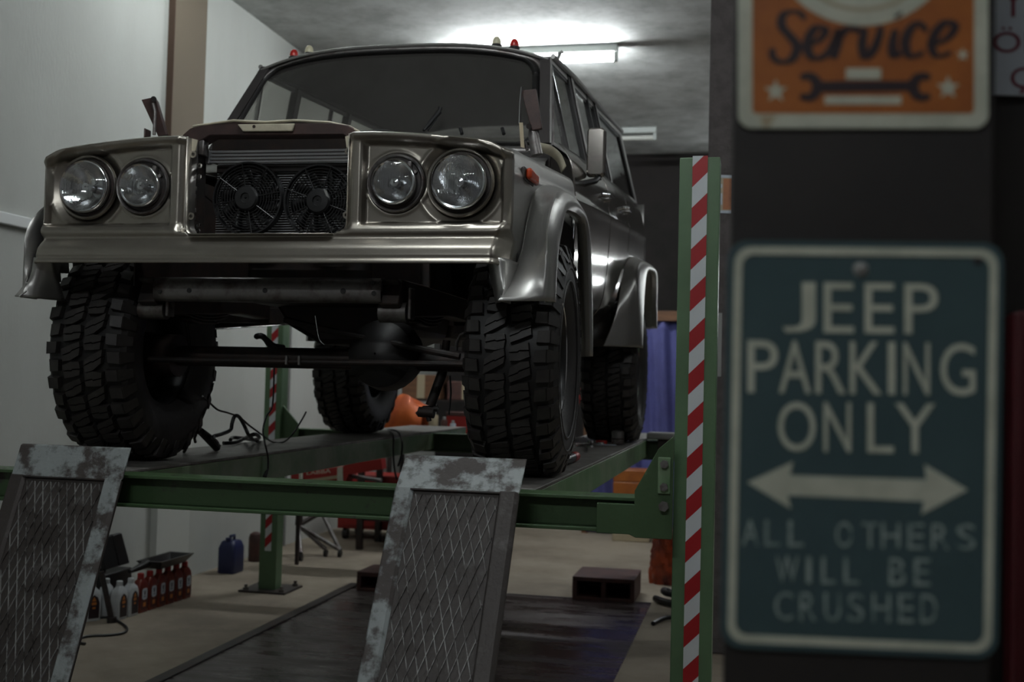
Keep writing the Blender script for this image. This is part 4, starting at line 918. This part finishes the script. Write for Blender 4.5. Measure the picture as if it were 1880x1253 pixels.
# dark drain can with a folded pan leaning on it, tray on the bottle tops
dc = thing('drain_can', (-2.27, 2.30, ZF), 'dark drain can against the wall behind the white bottles', 'can')
MB().extr(rrect(-2.375, 2.30, -2.26, 2.62, .02), 'Z', ZF, ZF+.235).build('can_body', M['blackplastic'], dc, smooth=40, bevel=.008)
MB().tube([(-2.33, 2.38, ZF+.235), (-2.33, 2.38, ZF+.26)], .02, 14).build('cap', M['blackplastic'], dc)
fp_ = thing('drain_pan', (-2.25, 2.42, ZF+.262), 'black folded drain pan standing upright behind the bottles', 'pan')
zt0 = ZF+.262
MB().prism([(-2.30, 2.31, zt0), (-2.27, 2.31, zt0), (-2.27, 2.47, zt0), (-2.30, 2.47, zt0)], [(-2.335, 2.30, zt0+.20), (-2.305, 2.30, zt0+.20), (-2.305, 2.43, zt0+.20), (-2.335, 2.43, zt0+.20)]).build('pan_half', M['blackplastic'], fp_, bevel=.006)
MB().prism([(-2.30, 2.475, zt0), (-2.27, 2.475, zt0), (-2.27, 2.60, zt0), (-2.30, 2.60, zt0)], [(-2.335, 2.44, zt0+.20), (-2.305, 2.44, zt0+.20), (-2.305, 2.55, zt0+.20), (-2.335, 2.55, zt0+.20)]).build('pan_half', M['blackplastic'], fp_, bevel=.006)
tr = thing('funnel_tray', (-2.10, 2.75, ZF+.243), 'black funnel tray lying across the caps of the red bottles', 'tray')
zz = ZF+.243
q0 = [(-2.14, 2.56, zz), (-2.03, 2.56, zz), (-2.03, 2.88, zz), (-2.14, 2.88, zz)]; q1 = [(-2.17, 2.50, zz+.055), (-1.99, 2.50, zz+.055), (-1.99, 2.93, zz+.055), (-2.17, 2.93, zz+.055)]; q2 = [(-2.155, 2.52, zz+.055), (-2.005, 2.52, zz+.055), (-2.005, 2.91, zz+.055), (-2.155, 2.91, zz+.055)]; q3 = [(-2.13, 2.575, zz+.01), (-2.04, 2.575, zz+.01), (-2.04, 2.865, zz+.01), (-2.13, 2.865, zz+.01)]
b = MB(); b.grid([q0+q0[:1], q1+q1[:1], q2+q2[:1], q3+q3[:1]]); b.add(q0, [(3, 2, 1, 0)]); b.add(q3, [(0, 1, 2, 3)]); b.build('tray_body', M['blackplastic'], tr, smooth=0)
MB().tube([(-2.10, 2.52, zz+.04), (-2.12, 2.42, zz+.02), (-2.13, 2.36, zz+.012)], [.030, .018, .012], 12).build('spout', M['blackplastic'], tr)
# dark prop bar and its cable
pb = thing('prop_bar', tuple(at(208, 1135, 'Z', ZF)), 'dark prop bar leaning from the floor beside the white bottles', 'bar')
a0 = at(205, 1140, 'Z', ZF+.012); a1 = at(186, 1050, 'Y', a0.y-.02)
MB().tube([a0, a1], .017, 10).build('bar', M['blacksteel'], pb); MB().cyl(a0+Vector((0, 0, -.012)), a0+Vector((0, 0, .02)), .028, 14).build('foot', M['blacksteel'], pb)
tag(MB().tube(catmull([at(x, y, 'Z', ZF+.008) for x, y in ((165, 1138), (195, 1134), (214, 1140), (230, 1150), (233, 1158), (222, 1164), (196, 1167), (168, 1168), (150, 1172), (146, 1180), (156, 1183))], 60), .0075, 8).build('floor_cable', M['blackplastic']), 'black cable looping over the bare floor before the oil bottles', 'cable')
# blue jerry can
jc = thing('jerry_can', (-2.205, 3.93, ZF), 'blue plastic jerry can against the white wall', 'can')
b = MB(); secs = [(0, .085, .066), (.01, .09, .07), (.19, .09, .07), (.235, .075, .055), (.245, .06, .045)]
b.grid([[(-2.205+v, 3.93+u, ZF+z) for u, v in (rrect(-w, -d, w, d, .022)+rrect(-w, -d, w, d, .022)[:1])] for z, w, d in secs]); b.add([(-2.205+v, 3.93+u, ZF+.245) for u, v in rrect(-.06, -.045, .06, .045, .022)], [tuple(range(28))]); b.build('can_body', M['bluecan'], jc, smooth=45)
MB().tube([(-2.205, 3.98, ZF+.235), (-2.205, 3.975, ZF+.275), (-2.205, 3.91, ZF+.275), (-2.205, 3.90, ZF+.24)], .011, 8).build('handle', M['bluecan'], jc); MB().cyl((-2.205, 3.875, ZF+.235), (-2.205, 3.875, ZF+.268), .020, 16).build('cap', M['bluecan'], jc)
p = at(468, 1031, 'Z', ZF)
tag(MB().lathe([(.05, 0), (.055, .01), (.055, .19), (.045, .22), (.02, .235)], (p.x, p.y, ZF), (0, 0, 1), 24, caps=True).build('oil_tin', M['rust']), 'brown tin on the floor between wall and rear striped post', 'tin')

# ------------------------------------------------------------------ on the floor behind the lift
# low steel stillage
def stillage(x0, x1, y0, y1, h, label, grp=None):
    t = thing('steel_stillage', ((x0+x1)/2, (y0+y1)/2, ZF), label, 'stillage', grp); b = MB().box((x0, y0, ZF+h-.03), (x1, y1, ZF+h)); b.build('top_plate', M['rust'], t, bevel=.003)
    MB().box((x0, y0, ZF+.006), (x1, y1, ZF+.028)).build('bottom_plate', M['rust'], t, bevel=.003)
    n = 3 if x1-x0 > .3 else 2
    for k in range(n):
        x = lerp(x0, x1-.03, k/(n-1)); MB().box((x, y0, ZF+.028), (x+.03, y1, ZF+h-.03)).build('upright', M['rust'], t, smooth=0)
    MB().box((x0+.03, y1-.02, ZF+.028), (x1-.03, y1-.005, ZF+h-.03)).build('back_plate', M['blacksteel'], t, smooth=0); return t
stillage(.46, .89, 3.70, 4.15, .165, 'low brown steel stillage on the oily floor beside the orange film bundle')
stillage(-1.04, -.70, 3.50, 3.85, .14, 'low brown steel stillage half hidden behind the near ramp')
ob_ = thing('film_bundle', (1.02, 4.62, ZF), 'orange film bundle standing on the floor behind the near post', 'bundle')
b = MB(); rnd = random.Random(5); rows = []
for i in range(13):
    z = .40*i/12; w = .12*(1.0-.30*(i/12)**1.5); rows.append([(1.03+(w+.012*math.sin(j*2.1+i*1.3)+.006*rnd.uniform(-1, 1))*math.cos(2*math.pi*j/28), 4.62+(w*.8+.012*math.sin(j*1.7+i))*math.sin(2*math.pi*j/28), ZF+z) for j in range(29)])
b.grid(rows); b.add(rows[0][:-1], [tuple(range(28))]); b.add(rows[-1][:-1], [tuple(range(28))]); b.build('wrapped_body', M['orangebag'], ob_, smooth=30); MB().lathe([(.085, .385), (.088, .40), (.05, .41), (.001, .41)], (1.03, 4.62, ZF), (0, 0, 1), 24).build('dark_top', M['noticered'], ob_)
tag(MB().tube(catmull([(1.02, 3.86, ZF+.02), (1.10, 3.72, ZF+.025), (1.20, 3.66, ZF+.025), (1.27, 3.75, ZF+.024), (1.22, 3.92, ZF+.024), (1.08, 3.97, ZF+.06), (1.10, 3.8, ZF+.07), (1.25, 3.72, ZF+.07)], 60), .022, 10).build('air_hose', M['blackplastic']), 'thick black air hose coiled beside the brown stillage', 'hose')
tag(MB().tube(catmull([(1.075, 3.04, ZF+.014), (1.11, 3.16, ZF+.016), (1.16, 3.23, ZF+.02), (1.26, 3.24, ZF+.02), (1.40, 3.18, ZF+.014)], 30), .014, 10).build('rubber_hose', M['blackplastic']), 'short curved hose end on the pale floor by the near post', 'hose')
# engine stand with splayed tubular legs
es = thing('engine_stand', (-1.85, 5.0, ZF), 'dark tubular engine stand on castors behind the rear striped post', 'stand')
def gp(px, py, z=.03): return at(px, py, 'Z', ZF+z)
b0 = gp(552, 1024); b1 = gp(598, 1016); b2 = gp(624, 1017); b3 = gp(640, 1000)
hub = at(548, 965, 'Y', (b0.y+b1.y)/2+.1)
for e in (b0, b1, b2): 
    MB().tube([hub, hub.lerp(e+Vector((0, 0, .03)), .96), e+Vector((0, 0, .03))], .018, 10).build('leg', M['dullsteel'], es)
    MB().cyl(e+Vector((-.012, 0, 0)), e+Vector((.012, 0, 0)), .030, 16).build('castor', M['blackplastic'], es)
MB().tube([at(590, 940, 'Y', b2.y+.1), b2+Vector((0, 0, .03))], .018, 10).build('leg', M['dullsteel'], es)
MB().tube([hub, at(590, 940, 'Y', b2.y+.1)], .022, 10).build('cross_tube', M['blacksteel'], es)
MB().tube([hub, hub+Vector((0, .05, .30))], .03, 12).build('mast', M['blacksteel'], es)
# red tool trolley
rt = thing('tool_trolley', (-1.75, 6.2, ZF), 'red tool trolley on dark wheels at the back by the white wall', 'trolley')
MB().box((-2.12, 5.95, ZF+.10), (-1.30, 6.40, ZF+.60)).build('cabinet', M['redsteel'], rt, bevel=.01)
for k in range(3): MB().box((-2.08, 5.935, ZF+.13+.15*k), (-1.34, 5.95, ZF+.26+.15*k)).build('drawer', M['redsteel'], rt, bevel=.004)
for x in (-2.05, -1.37):
    for y in (6.0, 6.35): MB().cyl((x-.02, y, ZF+.05), (x+.02, y, ZF+.05), .05, 18).build('castor', M['blackplastic'], rt)
# red trolley jack with pale bands and lettering, standing on a bench top seen under the runway
jk = thing('trolley_jack', tuple(at(600, 885, 'Y', 4.3)), 'red jack with pale bands and lettering under the far runway', 'jack')
J = lambda pts, y, m, nm, t=.10, par=None: (lambda q: MB().prism(q, [v+Vector((0, t, 0)) for v in q]).build(nm, m, par or jk, smooth=0))([at(a, c, 'Y', y) for a, c in pts])
J([(534, 872), (560, 867), (618, 858), (640, 857), (640, 890), (534, 892)], 4.3, M['redsteel'], 'body', .18)
J([(628, 857), (640, 851), (700, 843), (702, 862), (640, 872), (632, 890), (628, 890)], 4.28, M['redsteel'], 'arm', .10)
for x in (549, 619): J([(x, 868 if x < 600 else 859), (x+5 if x < 600 else x+10, 868 if x < 600 else 857), (x+6 if x < 600 else x+11, 892), (x, 892)], 4.275, M['bone'], 'band', .02)
J([(556, 882), (620, 873), (620, 879), (556, 888)], 4.276, M['tan'], 'stripe', .01)
t_ = text_mesh('LABBA', lambda u, v: at(lerp(563, 607, u), lerp(lerp(872.5, 868.5, u), lerp(867, 861, u), v), 'Y', 4.272)); o = t_.build('lettering', M['bone'], jk, smooth=0)
md = o.modifiers.new('thickness', 'SOLIDIFY'); md.thickness = .002
MB().tube([at(645, 875, 'Y', 4.38), at(700, 883, 'Y', 4.38)], .016, 10).build('handle', M['grey'], jk)
MB().box(tuple(at(600, 885, 'Y', 4.3)+Vector((-.30, -.02, -.12))), tuple(at(600, 885, 'Y', 4.3)+Vector((.55, .22, -.022)))).build('chassis', M['blacksteel'], jk, bevel=.01)
for x in (-.285, .50):
    c = at(600, 885, 'Y', 4.3)+Vector((x, .14, 0)); MB().box((c.x-.012, c.y-.02, ZF), (c.x+.012, c.y+.01, c.z-.12)).build('support_leg', M['blacksteel'], jk, smooth=0)

# ------------------------------------------------------------------ bench, covers and partition at the back
wbn = thing('workbench', (-1.0, 5.9, ZF), 'steel workbench at the back crowded with tools, seen below the vehicle', 'workbench')
zb_ = at(800, 803, 'Y', 5.4).z
MB().box((-1.75, 5.35, zb_-.04), (-.45, 5.95, zb_)).build('bench_top', M['dullsteel'], wbn, bevel=.004)
for x in (-1.70, -.50):
    for y in (5.40, 5.90): MB().box((x-.025, y-.025, ZF), (x+.025, y+.025, zb_-.04)).build('leg', M['blacksteel'], wbn, smooth=0)
MB().box((-1.68, 5.42, ZF+.25), (-.52, 5.90, ZF+.28)).build('shelf', M['blacksteel'], wbn, smooth=0)
oc = at(735, 760, 'Y', 5.5)
rows = []
for i in range(9):
    row = []
    for j in range(17):
        u, v = j/16, i/8; top = lerp(.10, .30, sm(0, .55, u))*(1-.35*sm(.7, 1, u)); row.append((lerp(-1.66, -1.19, u), 5.45+.38*v, zb_+.024+top*min(1, 1.5*math.sin(math.pi*min(1, v*1.2+.01))) + .014*math.sin(11*u+5*v)+.02*abs(math.sin(7*u+2*v))))
    rows.append(row)
tag(MB().grid(rows).build('cloth_cover', M['orangetarp'], smooth=60, solid=.02), 'orange cloth heaped over something on the back workbench', 'cloth')
def tin(px, w, h, m, lab, cat='tin', y=5.5, nm='paint_tin', cap=None):
    p = at(px, 800, 'Y', y); t = thing(nm, (p.x, y, zb_), lab, cat); MB().lathe([(w*.94, 0), (w, .008), (w, h-.01), (w*.9, h)], (p.x, y, zb_), (0, 0, 1), 22, caps=True).build('can_body', M[m], t)
    MB().lathe([(w*.5, h), (w*.5, h+.02), (w*.3, h+.025)], (p.x, y, zb_), (0, 0, 1), 18, caps=True).build('lid', M[cap or 'grey'], t); return t
tin(795, .042, .19, 'tan', 'tan tin on the back workbench beside the orange cloth')
tin(815, .030, .15, 'rust', 'slim brown can on the back workbench next to the tan tin', 'can')
tin(831, .026, .12, 'noticewhite', 'small pale bottle on the back workbench', 'bottle', nm='spray_bottle')
tin(846, .020, .05, 'bone', 'tiny white pot at the end of the back workbench', 'pot', nm='grease_pot')
bx = at(828, 775, 'Y', 5.75); t = thing('parts_box', (bx.x, 5.8, zb_), 'red parts box standing behind the small cans on the bench', 'box'); MB().box((bx.x-.02, 5.66, zb_), (bx.x+.20, 5.88, zb_+.20)).build('carton', M['redsteel'], t, bevel=.006); MB().box((bx.x-.025, 5.655, zb_+.18), (bx.x+.205, 5.885, zb_+.215)).build('lid', M['rust'], t, bevel=.004)
# dark shelving above the bench, against the back
sh_ = thing('storage_rack', (-1.0, 7.6, ZF), 'dark storage rack of brown boxes at the back wall', 'rack')
for x in (-2.1, -1.0, .0):
    for y in (7.4, 7.85): MB().box((x-.02, y-.02, ZF), (x+.02, y+.02, .62)).build('upright', M['blacksteel'], sh_, smooth=0)
for z in (-.75, -.30, .15, .58): MB().box((-2.12, 7.38, z-.02), (.02, 7.87, z)).build('shelf', M['blacksteel'], sh_, smooth=0)
for k, (x, w, z, h, m, lab) in enumerate(((-2.0, .42, .15, .26, 'wood', 'brown carton at the wall end of the dark rack'), (-1.5, .40, .15, .20, 'rust', 'dark brown carton in the middle of the dark rack'), (-.85, .34, .15, .24, 'tan', 'pale tan carton on the dark rack'), (-.45, .36, .15, .17, 'redsteel', 'red carton at the inner end of the dark rack'))):
    t = thing('storage_carton', (x+w/2, 7.6, z), lab, 'carton', 'cartons on the dark rack'); MB().box((x, 7.45, z), (x+w, 7.80, z+h)).build('carton_body', M[m], t, bevel=.006); MB().box((x+w*.4, 7.447, z+.01), (x+w*.6, 7.803, z+h+.002)).build('packing_tape', M['tan'], t, smooth=0)
# blue tarpaulin hung from a board
tp = thing('tarpaulin', (.6, 7.3, ZF), 'blue tarpaulin hanging from a wooden board behind the rear wheels', 'tarpaulin')
rows = [[(lerp(.04, 1.42, j/60), 7.25+.03*math.sin(j*.55)+.015*math.sin(j*1.3+i*.3)+.02*math.sin(i*.4+j*.1), lerp(ZF+.02, 1.0, i/24)) for j in range(61)] for i in range(25)]
MB().grid(rows).build('sheet', M['bluetarp'], tp, smooth=80, solid=.004)
MB().box((.0, 7.20, 1.0), (1.46, 7.30, 1.10)).build('batten_board', M['wood'], tp, bevel=.004)
for x in (.02, 1.42): MB().box((x-.03, 7.27, ZF), (x+.03, 7.33, 1.02)).build('post', M['wood'], tp, smooth=0)
pc = thing('plastic_crate', (.50, 6.95, ZF), 'orange plastic crate behind the green gusset of the lift', 'crate')
p = at(1126, 868, 'Y', 6.8)
for k in range(3): MB().box((p.x, 6.8, ZF+.190*k), (p.x+.36, 7.12, ZF+.190*k+.188)).build('crate_tier', M['orange'] if k == 2 else M['tan'], pc, bevel=.008)
MB().box((p.x, 6.8, ZF+.570), (p.x+.36, 7.12, p.z+.03)).build('crate_lid', M['orange'], pc, bevel=.01)
# ------------------------------------------------------------------ loose things on the runways
def g0(px, py, z=.0): return at(px, py, 'Z', z)
X_ = -.62
def gx(px, py, x=X_): return at(px, py, 'X', x)
gr = thing('pipe_clamp_tool', tuple(g0(385, 822)), 'dark gripping tool with claw head on the far runway beside the front wheel', 'tool')
MB().tube([g0(398, 823, .016), gx(384, 806, -.67), gx(369, 793, -.67)], [.017, .020, .016], 10).build('handle', M['blacksteel'], gr)
MB().tube([gx(371, 796, -.67), gx(361, 791, -.67), gx(354, 799, -.67), gx(345, 815, -.67), g0(338, 830, .007)], [.012, .014, .009, .008, .007], 8).build('claw', M['blacksteel'], gr)
MB().tube([gx(362, 793, -.67), gx(357, 806, -.67), gx(359, 813, -.67)], .006, 8).build('jaw', M['dullsteel'], gr); MB().tube([gx(370, 787, -.67), gx(374, 795, -.67)], .004, 6).build('trigger', M['dullsteel'], gr)
MB().cyl(gx(362, 790, -.68), gx(362, 790, -.65), .015, 12).build('pivot', M['blacksteel'], gr)
hs = MB(); hs.tube(catmull([g0(402, 820, .01), g0(398, 812, .03), gx(391, 803), gx(408, 797), gx(423, 790), gx(426, 778), gx(430, 766), gx(436, 764), gx(442, 770), gx(450, 785), gx(457, 800), g0(466, 808, .02), g0(474, 811, .01)], 90), .0085, 10)
tag(hs.build('bent_fuel_pipe', M['blackplastic']), 'stiff black pipe bent into a peak on the far runway', 'pipe')
hs = MB(); hs.tube(catmull([g0(410, 814, .014), g0(430, 813, .014), g0(448, 806, .02), gx(460, 800), gx(470, 798), g0(476, 804, .014), g0(468, 808, .012), g0(445, 805, .012), g0(428, 804, .014), g0(423, 808, .012)], 70), .0095, 10)
tag(hs.build('rubber_hose', M['blackplastic']), 'looped black hose lying flat on the far runway beneath the bent pipe', 'hose')
hs = MB(); hs.tube(catmull([gx(372, 728, -.55), gx(385, 740), gx(400, 753), gx(420, 759), gx(440, 767), gx(458, 782), gx(480, 798), g0(500, 812, .006), g0(520, 812, .006), gx(535, 800), gx(547, 783), gx(556, 768), gx(562, 757)], 90), .0042, 8)
tag(hs.build('wiring_cable', M['blackplastic']), 'thin black cable drooping from the front wheel across the far runway', 'cable')
hs = MB(); xe = -.455
hs.tube(catmull([gx(503, 640, -.5), gx(503, 690, -.5), gx(500, 745, -.5), gx(489, 765, -.5), gx(483, 790, -.5), gx(486, 812, -.46), gx(492, 840, xe), gx(492, 862, xe)], 60)+[gx(489, 868, xe), gx(486, 876, xe)], [.0042]*60+[.008, .010], 8)
tag(hs.build('wiring_cable', M['blackplastic']), 'thin black cable hanging down over the inner edge of the far runway', 'cable')
hs = MB(); hs.tube(catmull([g0(713, 790, .006), at(722, 800, 'X', -.455), at(722, 830, 'X', -.45), at(724, 860, 'X', -.44), at(728, 880, 'X', -.44)], 40), .006, 8)
hs.tube(catmull([g0(713, 789, .006), at(730, 793, 'X', -.455), at(738, 812, 'X', -.45), at(737, 835, 'X', -.44), at(731, 856, 'X', -.44)], 40), .006, 8)
tag(hs.build('looped_cable', M['blackplastic']), 'black cable looped over the runway edge near the rear wheel', 'cable')
# spanners and bits on the near runway
def spanner(p, q, lab, r=.008):
    p, q = Vector(p), Vector(q); t = thing('spanner', tuple(p), lab, 'spanner', 'spanners on the near runway'); d = (q-p).normalized(); n = Vector((-d.y, d.x, 0))
    MB().prism([p+n*.006, p-n*.006, q-n*.006, q+n*.006], [v+Vector((0, 0, .008)) for v in (p+n*.006, p-n*.006, q-n*.006, q+n*.006)]).build('shank', M['chrome'], t, bevel=.002)
    for e in (p, q): MB().lathe([(.009, 0), (.018, 0), (.018, .010), (.009, .010), (.009, 0)], e, (0, 0, 1), 18).build('ring_end', M['chrome'], t)
spanner(g0(1052, 823, .001), g0(1098, 812, .001), 'chrome spanner lying along the near runway behind the front tyre')
spanner(g0(1056, 817, .012), g0(1103, 816, .012), 'chrome spanner crossing over another one')
spanner(g0(1084, 822, .024), g0(1085, 813, .024), 'short chrome spanner on top of two others')
ft = thing('air_ratchet', tuple(g0(1040, 848)), 'black and red air ratchet lying against the front tyre', 'tool')
p0, p1 = g0(1030, 848, .024), g0(1057, 838, .024); MB().tube([p0, p0.lerp(p1, .5), p1], [.014, .022, .018], 12).build('body', M['blackplastic'], ft); MB().tube([p0.lerp(p1, .75), p1], .0215, 12).build('grip_band', M['redsteel'], ft)
MB().tube([g0(1028, 851, .006), g0(1045, 849, .006), g0(1058, 845, .006)], .005, 8).build('lever', M['chrome'], ft)
p = g0(1134, 817, .001); t = thing('socket_cup', tuple(p), 'dark steel socket standing on the near runway by the rear tyre', 'socket'); MB().lathe([(.030, 0), (.036, .006), (.036, .075), (.026, .080), (.024, .03), (.001, .03)], p, (0, 0, 1), 22).build('socket_body', M['dullsteel'], t); MB().lathe([(.037, .03), (.038, .034), (.037, .038)], p, (0, 0, 1), 22).build('knurled_band', M['blacksteel'], t)
p = g0(1104, 816, .001); t = thing('tape_roll', tuple(p), 'red roll on the near runway beside the rear tyre', 'roll'); MB().lathe([(.018, 0), (.034, 0), (.034, .022), (.018, .022), (.018, 0)], p, (0, 0, 1), 24).build('roll_body', M['redsteel'], t); MB().lathe([(.012, .001), (.018, .001), (.018, .021), (.012, .021), (.012, .001)], p, (0, 0, 1), 24).build('core', M['grey'], t)
p = g0(1113, 818); tag(MB().prism([p+Vector((-.05, -.02, .001)), p+Vector((.06, -.02, .001)), p+Vector((.05, .05, .001)), p+Vector((-.045, .05, .001))], [p+Vector((-.05, -.02, .004)), p+Vector((.06, -.02, .004)), p+Vector((.05, .05, .004)), p+Vector((-.045, .05, .004))]).build('paper_towel', M['noticewhite'], smooth=0), 'flat pale blue wipe on the near runway', 'wipe')
# metal shim plates showing behind the near ramp lip
tag(MB().prism([(.58, -.47, .001), (.74, -.50, .001), (.76, -.32, .001), (.60, -.30, .001)], [(.58, -.47, .006), (.74, -.50, .006), (.76, -.32, .006), (.60, -.30, .006)]).build('shim_plate', M['dullsteel'], smooth=0, bevel=.001), 'thin steel shim plate on the near runway behind the ramp lip', 'plate')
